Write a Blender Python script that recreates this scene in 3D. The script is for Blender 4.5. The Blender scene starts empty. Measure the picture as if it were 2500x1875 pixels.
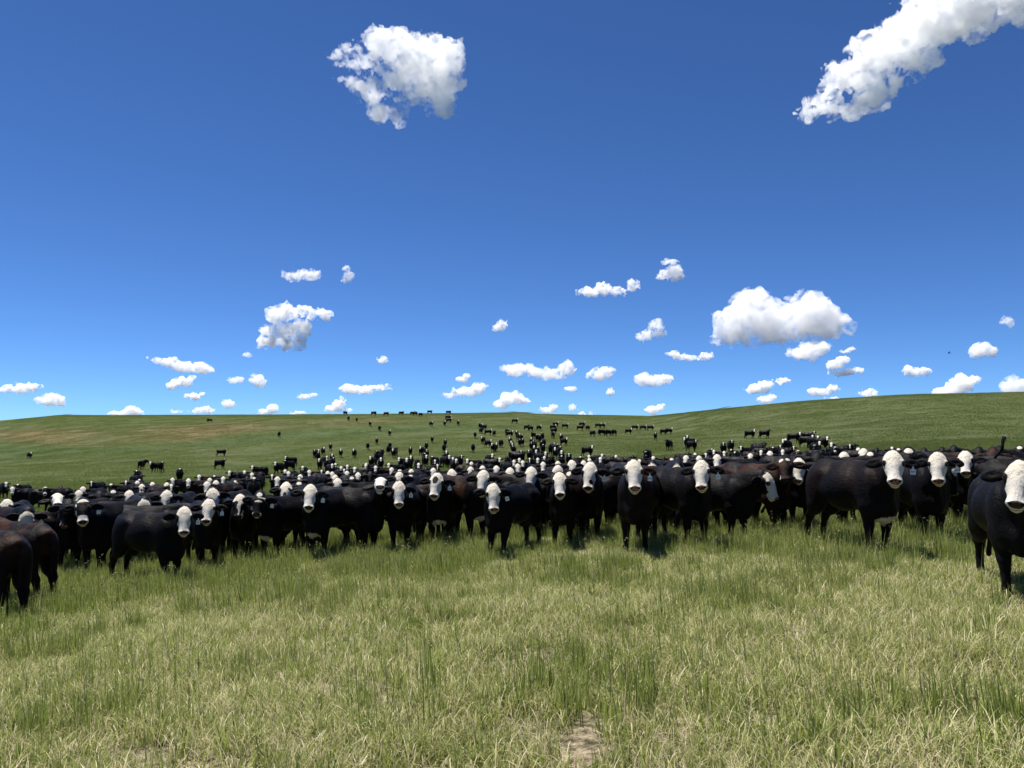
import bpy, math, random
import numpy as np
from mathutils import Matrix, Vector, Euler, Quaternion
R = math.radians
scene = bpy.context.scene
COL = scene.collection
rng = np.random.default_rng(7)
random.seed(7)

# ------------------------------------------------------------------ camera, world, sun, exposure
FPX = 1875.0                      # focal length in pixels of the 2500 px wide photograph
PITCH = math.atan((1080 - 937.5) / FPX)
CZ = 1.6                          # eye height over the ground the photographer stands on
cam_data = bpy.data.cameras.new('camera')
cam_data.sensor_width = 36.0
cam_data.lens = 36.0 * FPX / 2500.0
cam_data.clip_start = 0.1
cam_data.clip_end = 60000.0
cam = bpy.data.objects.new('camera', cam_data)
COL.objects.link(cam)
cam.location = (0, 0, CZ)
cam.rotation_euler = (math.pi / 2 + PITCH, 0, 0)
scene.camera = cam

SUN_EL, SUN_AZ = 70.0, -48.0      # azimuth from straight ahead, minus = to the left
world = bpy.data.worlds.new('World')
scene.world = world
world.use_nodes = True
wn, wl = world.node_tree.nodes, world.node_tree.links
wn.clear()
sky = wn.new('ShaderNodeTexSky')
sky.sky_type = 'NISHITA'
sky.sun_disc = False
sky.sun_elevation = R(SUN_EL)
sky.sun_rotation = R(SUN_AZ)
sky.altitude = 0
sky.air_density = 0.55
sky.dust_density = 0.0
sky.ozone_density = 1.5
ga = wn.new('ShaderNodeGamma')                               # the phone's contrast, same over the whole sky
ga.inputs['Gamma'].default_value = 1.1
mu = wn.new('ShaderNodeMix'); mu.data_type = 'RGBA'; mu.blend_type = 'MULTIPLY'
mu.inputs[0].default_value = 1.0
mu.inputs[7].default_value = (0.248, 0.385, 0.545, 1)
bg = wn.new('ShaderNodeBackground')
bg.inputs['Strength'].default_value = 0.1
wo = wn.new('ShaderNodeOutputWorld')
wl.new(sky.outputs[0], ga.inputs['Color'])
wl.new(ga.outputs[0], mu.inputs[6])
wl.new(mu.outputs[2], bg.inputs['Color'])
wl.new(bg.outputs[0], wo.inputs['Surface'])

sun_data = bpy.data.lights.new('sun', 'SUN')
sun_data.energy = 4.6
sun_data.angle = R(0.53)
sun_data.color = (1.0, 0.955, 0.88)
sun = bpy.data.objects.new('sun', sun_data)
COL.objects.link(sun)
sd = Vector((math.sin(R(SUN_AZ)) * math.cos(R(SUN_EL)), math.cos(R(SUN_AZ)) * math.cos(R(SUN_EL)), math.sin(R(SUN_EL))))
sun.rotation_euler = sd.to_track_quat('Z', 'Y').to_euler()

scene.view_settings.view_transform = 'Standard'
scene.view_settings.look = 'None'
scene.view_settings.gamma = 1.0
scene.view_settings.exposure = 1.1
scene.view_settings.use_curve_mapping = False
scene.cycles.max_bounces = 26
scene.cycles.volume_bounces = 24
scene.cycles.diffuse_bounces = 3
scene.cycles.glossy_bounces = 2
scene.cycles.transmission_bounces = 2
scene.cycles.transparent_max_bounces = 4
scene.cycles.use_denoising = True
scene.cycles.denoising_input_passes = 'RGB_ALBEDO_NORMAL'
scene.cycles.denoising_prefilter = 'ACCURATE'
scene.render.film_transparent = False

# ------------------------------------------------------------------ helpers
def ray(px, py):
    cx, cy = (px - 1250.0) / FPX, (937.5 - py) / FPX
    d = (cx, math.cos(PITCH) - cy * math.sin(PITCH), math.sin(PITCH) + cy * math.cos(PITCH))
    return Vector((d[0] / d[1], 1.0, d[2] / d[1]))          # scaled to depth 1
def at(px, py, Y):
    v = ray(px, py) * Y
    return Vector((v.x, v.y, v.z + CZ))
def py_of(z, Y):                                            # pixel row of world height z at depth Y
    t = (z - CZ) / Y
    cp, sp = math.cos(PITCH), math.sin(PITCH)
    cy = (t * cp - sp) / (cp + t * sp)
    return 937.5 - cy * FPX
def tag(o, label=None, cat=None, group=None, kind=None):
    if label: o['label'] = label
    if cat: o['category'] = cat
    if group: o['group'] = group
    if kind: o['kind'] = kind
    return o
def mesh_from(name, V, F, mats=(), smooth=True):
    me = bpy.data.meshes.new(name)
    V = np.asarray(V, dtype=np.float32); F = np.asarray(F, dtype=np.int32)
    k = F.shape[1]
    me.vertices.add(len(V)); me.vertices.foreach_set('co', V.ravel())
    me.loops.add(F.size); me.loops.foreach_set('vertex_index', F.ravel())
    me.polygons.add(len(F))
    me.polygons.foreach_set('loop_start', np.arange(0, F.size, k, dtype=np.int32))
    me.polygons.foreach_set('loop_total', np.full(len(F), k, dtype=np.int32))
    me.update(calc_edges=True)
    if smooth: me.polygons.foreach_set('use_smooth', np.ones(len(F), dtype=bool))
    for m in mats: me.materials.append(m)
    return me
def vattr(me, name, A):
    A = np.asarray(A, dtype=np.float32)
    a = me.attributes.new(name, 'FLOAT_VECTOR' if A.ndim == 2 else 'FLOAT', 'POINT')
    a.data.foreach_set('vector' if A.ndim == 2 else 'value', A.ravel())
def obj(name, me, parent=None):
    o = bpy.data.objects.new(name, me); COL.objects.link(o)
    if parent is not None: o.parent = parent
    return o

class Nodes:                                                # tiny expression helper for shader nodes
    def __init__(s, mat):
        s.mat = mat; mat.use_nodes = True
        s.t = mat.node_tree; s.t.nodes.clear()
        s.out = s.new('ShaderNodeOutputMaterial')
    def new(s, kind, **kw):
        n = s.t.nodes.new(kind)
        for k, v in kw.items(): setattr(n, k, v)
        return n
    def put(s, sock, v):
        if v is None: return
        if isinstance(v, bpy.types.NodeSocket): s.t.links.new(v, sock)
        elif isinstance(v, (tuple, list)) and len(v) == 3 and sock.type == 'RGBA': sock.default_value = (*v, 1)
        else: sock.default_value = v
    def m(s, op, a, b=None, c=None, clamp=False):
        n = s.new('ShaderNodeMath', operation=op, use_clamp=clamp)
        for i, v in enumerate((a, b, c)): s.put(n.inputs[i], v)
        return n.outputs[0]
    def v(s, op, a, b=None, scale=None):
        n = s.new('ShaderNodeVectorMath', operation=op)
        s.put(n.inputs[0], a); s.put(n.inputs[1], b)
        if scale is not None: s.put(n.inputs['Scale'], scale)
        return n.outputs['Value'] if op in ('LENGTH', 'DOT_PRODUCT', 'DISTANCE') else n.outputs['Vector']
    def step(s, x, lo, hi, a=0.0, b=1.0):
        n = s.new('ShaderNodeMapRange', interpolation_type='SMOOTHSTEP')
        for i, q in enumerate((x, lo, hi, a, b)): s.put(n.inputs[i], q)
        return n.outputs[0]
    def mix(s, f, a, b, mode='MIX'):
        n = s.new('ShaderNodeMix', data_type='RGBA', blend_type=mode)
        s.put(n.inputs[0], f); s.put(n.inputs[6], a); s.put(n.inputs[7], b)
        return n.outputs[2]
    def noise(s, vec, scale, detail=3.0, rough=0.55, dist=0.0, color=False):
        n = s.new('ShaderNodeTexNoise')
        s.put(n.inputs['Vector'], vec); s.put(n.inputs['Scale'], scale); s.put(n.inputs['Detail'], detail)
        s.put(n.inputs['Roughness'], rough); s.put(n.inputs['Distortion'], dist)
        return n.outputs['Color' if color else 'Fac']
    def attr(s, name, kind='GEOMETRY'):
        return s.new('ShaderNodeAttribute', attribute_name=name, attribute_type=kind)
    def bump(s, h, strength, dist):
        n = s.new('ShaderNodeBump')
        s.put(n.inputs['Height'], h); s.put(n.inputs['Strength'], strength); s.put(n.inputs['Distance'], dist)
        return n.outputs[0]
    def principled(s, **kw):
        n = s.new('ShaderNodeBsdfPrincipled')
        for k, v in kw.items(): s.put(n.inputs[k.replace('_', ' ')], v)
        s.t.links.new(n.outputs[0], s.out.inputs['Surface'])
        return n

def simple(name, col, rough=0.6, **kw):
    mt = bpy.data.materials.new(name); N = Nodes(mt)
    N.principled(Base_Color=col, Roughness=rough, **kw)
    return mt

def surface_nets(F, org, h):
    nx, ny, nz = F.shape
    ins = F < 0
    acc = np.zeros((nx - 1, ny - 1, nz - 1, 3), np.float32); cnt = np.zeros((nx - 1, ny - 1, nz - 1), np.float32)
    def cs(i, j, k, dx, dy, dz):
        return (slice(i, nx - 1 + i if i or True else None), slice(j, ny - 1 + j), slice(k, nz - 1 + k))
    for ax in range(3):
        o1, o2 = [a for a in range(3) if a != ax]
        for e1 in (0, 1):
            for e2 in (0, 1):
                s = [0, 0, 0]; s[o1] = e1; s[o2] = e2
                t = list(s); t[ax] = 1
                A = F[s[0]:nx - 1 + s[0], s[1]:ny - 1 + s[1], s[2]:nz - 1 + s[2]]
                B = F[t[0]:nx - 1 + t[0], t[1]:ny - 1 + t[1], t[2]:nz - 1 + t[2]]
                cr = (A < 0) != (B < 0)
                den = np.where(cr, A - B, 1.0)
                tt = np.where(cr, A / den, 0.0)
                c = cr.astype(np.float32)
                acc[..., ax] += tt * c
                acc[..., o1] += e1 * c
                acc[..., o2] += e2 * c
                cnt += c
    act = cnt > 0
    idx = np.full(act.shape, -1, np.int64)
    n = int(act.sum()); idx[act] = np.arange(n)
    I = np.argwhere(act).astype(np.float32)
    V = (I + acc[act] / cnt[act][:, None]) * h + np.asarray(org, np.float32)
    Q = []
    for ax in range(3):
        o1, o2 = (ax + 1) % 3, (ax + 2) % 3
        sl0 = [slice(1, d - 1) for d in F.shape]; sl1 = list(sl0)
        sl0[ax] = slice(0, F.shape[ax] - 1); sl1[ax] = slice(1, F.shape[ax])
        a, b = ins[tuple(sl0)], ins[tuple(sl1)]
        for sgn in (True, False):
            P = np.argwhere((a == sgn) & (b == (not sgn)))
            if len(P) == 0: continue
            off = np.array([1, 1, 1]); off[ax] = 0
            P = P + off
            q = []
            for d1, d2 in ((-1, -1), (0, -1), (0, 0), (-1, 0)):
                c = P.copy(); c[:, o1] += d1; c[:, o2] += d2
                q.append(idx[c[:, 0], c[:, 1], c[:, 2]])
            q = np.stack(q, 1)
            Q.append(q if sgn else q[:, ::-1])
    return V, np.concatenate(Q)
# ------------------------------------------------------------------ terrain
# ground height relative to the eye, at depths along eleven columns of the view
TAB = {
 0:    [(4,-1.70),(7,-2.05),(10,-2.32),(18,-2.74),(30,-3.3),(45,-4.0),(60,-4.6),(100,-4.8),(150,-4.4),(192,-3.8),(300,3.2),(420,11.9)],
 360:  [(4,-1.66),(8,-1.98),(12,-2.27),(20,-2.62),(30,-3.0),(45,-3.5),(60,-4.0),(95,-4.35),(150,-3.3),(200,-0.6),(300,7.0),(370,12.5)],
 600:  [(4,-1.64),(8,-1.9),(13,-2.22),(20,-2.5),(30,-2.8),(45,-3.2),(60,-3.5),(75,-3.7),(104,-4.0),(130,-3.67),(168,-2.4),(208,1.2),(300,7.7),(350,12.0)],
 900:  [(4,-1.62),(8,-1.8),(13,-2.08),(20,-2.3),(30,-2.55),(45,-2.85),(60,-3.1),(100,-3.3),(128,-2.6),(160,-1.0),(193,0.5),(225,3.6),(245,6.4),(285,10.2)],
 1250: [(4,-1.60),(8,-1.70),(12,-1.85),(20,-2.0),(30,-2.2),(45,-2.45),(60,-2.6),(100,-2.5),(135,-1.44),(170,0.6),(200,2.6),(225,5.0),(280,10.0)],
 1600: [(4,-1.55),(8,-1.58),(11,-1.62),(20,-1.85),(30,-1.97),(45,-2.2),(60,-2.35),(96,-1.64),(108,-0.9),(150,0.4),(200,2.3),(225,3.8),(330,11.3)],
 1900: [(4,-1.5),(8,-1.52),(12,-1.6),(20,-1.65),(30,-1.76),(45,-1.87),(60,-1.87),(80,-1.5),(100,-0.5),(128,0.9),(180,5.5),(225,10.8)],
 2300: [(4,-1.45),(9,-1.45),(12,-1.5),(20,-1.52),(30,-1.57),(45,-1.44),(60,-1.1),(100,1.1),(150,6.2),(195,12.0)],
 2500: [(4,-1.45),(8,-1.48),(12,-1.5),(20,-1.5),(30,-1.45),(60,-0.95),(100,1.3),(150,6.6),(190,12.2)],
}
SKYL = [(0,1027),(60,1021),(150,1013.5),(250,1014),(600,1013),(850,1012),(1100,1009.5),(1200,1008.5),(1272,1007),(1296,1010.5),(1400,1013),(1590,1016),
        (1700,1005.5),(1800,995),(1900,985.5),(2000,977),(2200,965),(2350,961),(2500,958)]
LR = np.linspace(math.log(2.0), math.log(4000.0), 170)
UC = np.linspace(-0.72, 0.72, 145)
Rg = np.exp(LR)
_cx = sorted(TAB)
_cols = []
for x in _cx:
    t = TAB[x]
    r = [a for a, b in t]; z = [b for a, b in t]
    cr, cz = r[-1], z[-1]
    r = [1.0] + r + [cr * 1.12, cr * 1.5, cr * 2.2, 4000]; z = [z[0]] + z + [cz * 1.03, cz * 0.9, cz * 0.5, -60]
    _cols.append(np.interp(LR, np.log(r), z))
_cols = np.array(_cols)
Zg = np.zeros((len(UC), len(LR)))
for j in range(len(LR)):
    Zg[:, j] = np.interp(UC, [(x - 1250) / FPX for x in _cx], _cols[:, j])
def _smooth(Z, n, ax):
    for _ in range(n):
        P = np.pad(Z, [(1, 1) if a == ax else (0, 0) for a in range(2)], mode='edge')
        if ax == 0: Z = 0.25 * P[:-2] + 0.5 * P[1:-1] + 0.25 * P[2:]
        else: Z = 0.25 * P[:, :-2] + 0.5 * P[:, 1:-1] + 0.25 * P[:, 2:]
    return Z
Zg = _smooth(Zg, 14, 0); Zg = _smooth(Zg, 5, 1)
# bring the crest of every column to the skyline of the photograph
sky_t = np.interp(UC * FPX + 1250, [a for a, b in SKYL], [b for a, b in SKYL])
for i in range(len(UC)):
    tgt = (1080 - sky_t[i]) / FPX
    for _ in range(3):
        k = np.argmax(Zg[i] / Rg)
        cur = Zg[i, k] / Rg[k]
        w = np.clip((Rg - 110) / (Rg[k] - 110), 0, 1); w = w * w * (3 - 2 * w)
        Zg[i] += (tgt - cur) * np.minimum(Rg, Rg[k] * 1.3) * w
def ground_z(X, Y):                                         # world height of the ground, scalars or arrays
    X = np.asarray(X, float); Y = np.asarray(Y, float)
    r = np.sqrt(X * X + Y * Y) + 1e-6
    az = np.arctan2(X, Y)
    azl = math.atan(0.70)
    azc = np.clip(az, -azl, azl)
    back = np.clip((np.abs(az) - azl) / (math.pi - azl), 0, 1)
    azc = azc * (1 - back * back * (3 - 2 * back))
    u = np.tan(azc); Yd = r * np.cos(azc)
    fi = np.clip((u - UC[0]) / (UC[1] - UC[0]), 0, len(UC) - 1.001)
    fj = np.clip((np.log(np.maximum(Yd, 0.5)) - LR[0]) / (LR[1] - LR[0]), 0, len(LR) - 1.001)
    i = fi.astype(int); j = fj.astype(int); a = fi - i; b = fj - j
    z = (Zg[i, j] * (1 - a) * (1 - b) + Zg[i + 1, j] * a * (1 - b) + Zg[i, j + 1] * (1 - a) * b + Zg[i + 1, j + 1] * a * b)
    near = np.clip(1 - r / 60.0, 0, 1)
    bumps = 0.035 * np.sin(X * 1.7 + 0.6 * Y) * np.sin(Y * 1.3 - 0.4 * X + 1) + 0.02 * np.sin(X * 3.1 + 2) * np.sin(Y * 4.3)
    return z + CZ + near * bumps
def depth_for(px, py, h):                                   # depth at which something h above the ground shows at pixel (px, py)
    Ys = np.exp(np.linspace(math.log(9), math.log(420), 500))
    u = (px - 1250) / FPX / math.cos(PITCH)
    z = ground_z(u * Ys, Ys) + h
    p = np.array([py_of(a, b) for a, b in zip(z, Ys)])
    k = int(np.argmax(p <= py)) if (p <= py).any() else int(np.argmin(p))
    return float(Ys[k])

naz, nr = 420, 260
rr = np.concatenate([[0.0], np.exp(np.linspace(math.log(0.5), math.log(3900), nr))])
front = np.linspace(-0.72, 0.72, 300)
rest_az = np.linspace(0.72, 2 * math.pi - 0.72, 82)[1:-1]
azs = np.concatenate([front, rest_az]); naz = len(azs)
AZ, RR = np.meshgrid(azs, rr[1:], indexing='ij')
GX, GY = RR * np.sin(AZ), RR * np.cos(AZ)
GZ = ground_z(GX, GY)
V = np.stack([GX, GY, GZ], -1).reshape(-1, 3)
nrr = len(rr) - 1
ii, jj = np.meshgrid(np.arange(naz), np.arange(nrr - 1), indexing='ij')
i2 = (ii + 1) % naz
F = np.stack([ii * nrr + jj, ii * nrr + jj + 1, i2 * nrr + jj + 1, i2 * nrr + jj], -1).reshape(-1, 4)
c0 = len(V)
V = np.vstack([V, [[0, 0, float(ground_z(0, 0.01))]]])
g_me = mesh_from('ground', V, F[:, ::-1])
ftri = np.array([[c0, ((i + 1) % naz) * nrr, i * nrr] for i in range(naz)])
# cap at the photographer's feet, as its own faces
import bmesh
bm = bmesh.new(); bm.from_mesh(g_me); bm.verts.ensure_lookup_table()
for t in ftri:
    f = bm.faces.new([bm.verts[int(q)] for q in t]); f.smooth = True
bm.normal_update()
bm.to_mesh(g_me); bm.free()

# the land's own dry brown band, plus a band of darker green
def interp(x, t): return np.interp(x, [a for a, b in t], [b for a, b in t])
def land_tints(X, Y, Z):
    Yd = Y; pxx = np.where(Yd > 1, X / np.maximum(Yd, 1) * FPX + 1250, -9999)
    pyy = np.where(Yd > 1, 1080 - (Z - CZ) / np.maximum(Yd, 1) * FPX, 9999)
    def band(lo, hi, soft=6):
        a = interp(pxx, lo); b = interp(pxx, hi)
        return np.clip((pyy - a) / soft, 0, 1) * np.clip((b - pyy) / soft, 0, 1)
    dry = band([(0,1040),(300,1040),(600,1022),(900,1016),(1250,1012),(1400,1008)], [(0,1080),(200,1100),(420,1088),(600,1064),(760,1048),(1000,1036),(1250,1032),(1450,1016)], 14)
    dry *= np.clip((1550 - pxx) / 700, 0, 1) * (Yd > 60) * (.75 + .25 * np.sin(X * .11 + Y * .05))
    dark = band([(0,1082),(150,1084),(300,1092),(420,1086),(600,1062),(800,1046),(1150,1030),(1400,1030)], [(0,1130),(150,1118),(400,1104),(600,1090),(800,1074),(1150,1056),(1400,1044)], 10)
    dark = np.maximum(dark, band([(60,1072),(380,1072)], [(60,1084),(380,1084)], 4) * (pxx > 60) * (pxx < 400))
    dark *= np.clip((1500 - pxx) / 400, 0, 1) * (Yd > 60)
    return dry, dark
dry, dark = land_tints(V[:, 0], V[:, 1], V[:, 2])
vattr(g_me, 'dry', dry); vattr(g_me, 'dark', dark)
gm = bpy.data.materials.new('pasture_soil_and_turf'); N = Nodes(gm)
pos = N.new('ShaderNodeNewGeometry').outputs['Position']
dist = N.v('LENGTH', pos)
n1 = N.noise(pos, 0.035, 5, 0.6); n2 = N.noise(pos, 1.1, 5, 0.65)
n3 = N.noise(N.v('MULTIPLY', pos, (1, 1, 1)), 14, 4, 0.7); nb = N.noise(pos, 0.3, 6, 0.7)
grn = N.mix(N.step(n1, .3, .7), (0.066, 0.080, 0.031), (0.073, 0.085, 0.035))
grn = N.mix(N.step(n2, .3, .75, 0, .5), grn, (0.080, 0.094, 0.038))
grn = N.mix(N.step(nb, .5, .75, 0, .15), grn, (0.11, 0.115, 0.055))
grn = N.mix(N.m('MULTIPLY', N.m('ADD', N.attr('dark').outputs['Fac'], N.m('MULTIPLY_ADD', nb, 1.2, -.6), clamp=True), .55), grn, (0.050, 0.088, 0.032))
dd = N.m('ADD', N.attr('dry').outputs['Fac'], N.m('MULTIPLY_ADD', nb, .8, -.40), clamp=True)
grn = N.mix(N.m('MULTIPLY', dd, N.m('MINIMUM', N.m('MULTIPLY', N.attr('dry').outputs['Fac'], 1.3), 1.0)), grn, (0.150, 0.110, 0.058))
soil = N.mix(N.step(n3, .35, .65), (0.050, 0.038, 0.026), (0.34, 0.28, 0.19))
soil = N.mix(N.step(n2, .4, .65, 0, .6), soil, (0.07, 0.09, 0.03))
fine = N.noise(N.v('MULTIPLY', pos, (1.6, .5, 1)), 2.2, 5, .8)
grn = N.mix(N.step(fine, .35, .65, .45, 0), grn, (0.035, 0.050, 0.015))
col = N.mix(N.step(dist, 14, 60), soil, grn)
N.principled(Base_Color=col, Roughness=0.95, Specular_IOR_Level=0.1, Normal=N.bump(N.m('ADD', n2, n3), 0.8, 0.15))
g_me.materials.append(gm)
ground = obj('ground', g_me); tag(ground, kind='structure', label='grassy pasture rising to a low ridge at the skyline')
# ------------------------------------------------------------------ cow: one implicit surface, meshed at three finenesses, then posed
HP = np.array([1.04, 0.0, 1.29])                            # poll
HA = R(52)
Hh = np.array([math.cos(HA), 0, -math.sin(HA)])             # poll -> muzzle
Ht = np.array([math.sin(HA), 0, math.cos(HA)])              # out of the forehead
HS = .88
def hl(h, w, t): return HP + Hh * (h * HS) + np.array([0, w, 0]) + Ht * t
def to_hl(V):
    d = V - HP
    return np.stack([d @ Hh / HS, d[:, 1], d @ Ht], 1)

def build_cow(h, fat=0.0):
    lo = np.array([-1.22, -0.46, -0.03]); hi = np.array([1.52, 0.46, 1.52])
    n = np.ceil((hi - lo) / h).astype(int) + 1
    ax = [lo[i] + h * np.arange(n[i]) for i in range(3)]
    F = np.full(tuple(n), 0.6, np.float32)
    def region(bl, bh, pad):
        s = []
        for i in range(3):
            a = max(0, int((bl[i] - pad - lo[i]) / h)); b = min(n[i], int((bh[i] + pad - lo[i]) / h) + 2)
            s.append(slice(a, b))
        return tuple(s), np.meshgrid(*[ax[i][s[i]] for i in range(3)], indexing='ij')
    def blend(s, d, k):
        A = F[s]
        hh = np.clip(0.5 + 0.5 * (A - d) / k, 0, 1)
        F[s] = (A + (d - A) * hh - k * hh * (1 - hh)).astype(np.float32)
    def ell(c, r, k=0.05, frame=None, cut=False):
        c = np.array(c, float); r = np.array(r, float) + fat * (0 if cut else 1)
        m = max(r) if frame is not None else r
        s, (X, Y, Z) = region(c - m, c + m, k + 0.06)
        X, Y, Z = X - c[0], Y - c[1], Z - c[2]
        if frame is not None:
            a, b, d = frame
            X, Y, Z = (X * a[0] + Y * a[1] + Z * a[2], X * b[0] + Y * b[1] + Z * b[2], X * d[0] + Y * d[1] + Z * d[2])
        k0 = np.sqrt((X / r[0]) ** 2 + (Y / r[1]) ** 2 + (Z / r[2]) ** 2) + 1e-6
        k1 = np.sqrt((X / r[0] ** 2) ** 2 + (Y / r[1] ** 2) ** 2 + (Z / r[2] ** 2) ** 2) + 1e-6
        d_ = k0 * (k0 - 1) / k1
        if cut:
            A = F[s]; F[s] = np.maximum(A, -d_)
        else: blend(s, d_, k)
    def cone(a, b, ra, rb, k=0.04, sy=1.0):
        a = np.array(a, float); b = np.array(b, float); ra += fat; rb += fat
        m = max(ra, rb) * max(1, sy)
        s, (X, Y, Z) = region(np.minimum(a, b) - m, np.maximum(a, b) + m, k + 0.06)
        ab = b - a; L = ab @ ab
        t = np.clip(((X - a[0]) * ab[0] + (Y - a[1]) * ab[1] + (Z - a[2]) * ab[2]) / L, 0, 1)
        d = np.sqrt((X - a[0] - t * ab[0]) ** 2 + ((Y - a[1] - t * ab[1]) / sy) ** 2 + (Z - a[2] - t * ab[2]) ** 2) - (ra + (rb - ra) * t)
        blend(s, d, k)
    # trunk
    ell((-0.08, 0, 0.885), (0.62, 0.305, 0.305), .08)
    ell((-0.22, 0, 0.83), (0.44, 0.315, 0.255), .08)
    ell((0.40, 0, 0.84), (0.32, 0.255, 0.35), .09)
    ell((-0.66, 0, 0.95), (0.33, 0.255, 0.255), .09)
    cone((0.52, 0, 1.13), (-0.1, 0, 1.085), .10, .11, .10)
    cone((-0.1, 0, 1.085), (-0.72, 0, 1.115), .11, .11, .10)
    ell((-0.90, 0, 1.05), (0.12, 0.13, 0.10), .08)
    for s_ in (-1, 1):
        ell((-0.50, s_ * 0.20, 1.04), (0.11, 0.06, 0.07), .11)          # hook bones
        ell((0.50, s_ * 0.17, 0.86), (0.17, 0.10, 0.27), .07)           # shoulder
        ell((0.56, s_ * 0.15, 0.66), (0.12, 0.09, 0.16), .06)
        ell((-0.70, s_ * 0.165, 0.80), (0.24, 0.12, 0.30), .07)         # thigh
        ell((-0.74, s_ * 0.165, 0.62), (0.15, 0.085, 0.17), .06)
        cone((-0.74, s_ * .165, .60), (-0.86, s_ * .155, .47), .115, .072, .05)
        cone((-0.86, s_ * .155, .47), (-0.83, s_ * .15, .40), .068, .058, .03)
        cone((-0.83, s_ * .15, .42), (-0.79, s_ * .15, .15), .052, .045, .02)
        cone((-0.79, s_ * .15, .15), (-0.76, s_ * .15, .06), .043, .044, .02)
        cone((-0.76, s_ * .15, .05), (-0.74, s_ * .15, .02), .052, .056, .015)
        cone((0.47, s_ * .165, .66), (0.50, s_ * .155, .42), .115, .070, .05)
        cone((0.50, s_ * .155, .42), (0.505, s_ * .15, .36), .074, .060, .02)
        cone((0.505, s_ * .15, .38), (0.50, s_ * .15, .15), .054, .045, .02)
        cone((0.50, s_ * .15, .15), (0.52, s_ * .15, .06), .044, .044, .02)
        cone((0.525, s_ * .15, .05), (0.54, s_ * .15, .02), .052, .057, .015)
    ell((0.62, 0, 0.66), (0.18, 0.145, 0.21), .08)                       # brisket
    cone((0.60, 0, 0.96), (0.98, 0, 1.20), .235, .135, .09, sy=.72)     # neck
    cone((0.48, 0, 1.14), (0.95, 0, 1.30), .09, .07, .10)
    cone((0.72, 0, 0.70), (0.99, 0, 1.02), .07, .045, .07, sy=.6)       # dewlap
    ell((-0.25, 0, 0.585), (0.12, 0.05, 0.035), .05)
    # head
    fr = (Hh, np.array([0, 1.0, 0]), Ht)
    ell(hl(.050, 0, -.055), (.09, .108, .110), .05, fr)
    ell(hl(.11, 0, -.04), (.115, .118, .108), .05, fr)
    ell(hl(.00, 0, -.01), (.045, .05, .05), .05, fr)
    ell(hl(.25, 0, -.035), (.15, .072, .088), .04, fr)
    ell(hl(.20, 0, -.035), (.10, .094, .095), .05, fr)
    ell(hl(.345, 0, -.03), (.10, .068, .070), .035, fr)
    ell(hl(.402, 0, -.035), (.050, .086, .062), .03, fr)
    ell(hl(.428, 0, -.012), (.028, .066, .044), .025, fr)
    ell(hl(.39, 0, -.092), (.07, .056, .036), .03, fr)                  # chin
    ell(hl(.17, 0, -.125), (.14, .075, .06), .05, fr)                   # jaw
    for s_ in (-1, 1):
        ell(hl(.128, s_ * .098, .022), (.040, .026, .022), .025, fr)     # brow
        ell(hl(.16, s_ * .060, -.095), (.10, .034, .070), .04, fr)      # cheek
        ell(hl(.438, s_ * .046, .016), (.020, .024, .018), .015, fr)    # nostril rim
        e1 = np.array([-.10, s_ * 0.97, -.20]); e1 /= np.linalg.norm(e1)
        e3 = np.array([.93, s_ * .10, .33]); e3 -= e1 * (e3 @ e1); e3 /= np.linalg.norm(e3)
        e2 = np.cross(e1, e3)
        cE = hl(.000, 0, -.070) + e1 * .205
        ell(cE, (.118, .066, .026), .02, (e1, e2, e3))                  # ear
        if h < .02: ell(cE + e3 * .027 + e1 * .012, (.055, .024, .012), .02, (e1, e2, e3), cut=True)
        if h < .02: ell(hl(.450, s_ * .050, .018), (.012, .012, .012), .01, fr, cut=True)
    # tail
    cone((-0.97, 0, 1.10), (-1.05, 0, 0.93), .042, .028, .05)
    cone((-1.05, 0, 0.93), (-1.06, 0, 0.50), .026, .022, .02)
    cone((-1.06, 0, 0.50), (-1.05, 0, 0.28), .030, .034, .02)
    V, Q = surface_nets(F, lo, h)
    V[:, 2] = np.maximum(V[:, 2], 0)
    return V, Q

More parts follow.
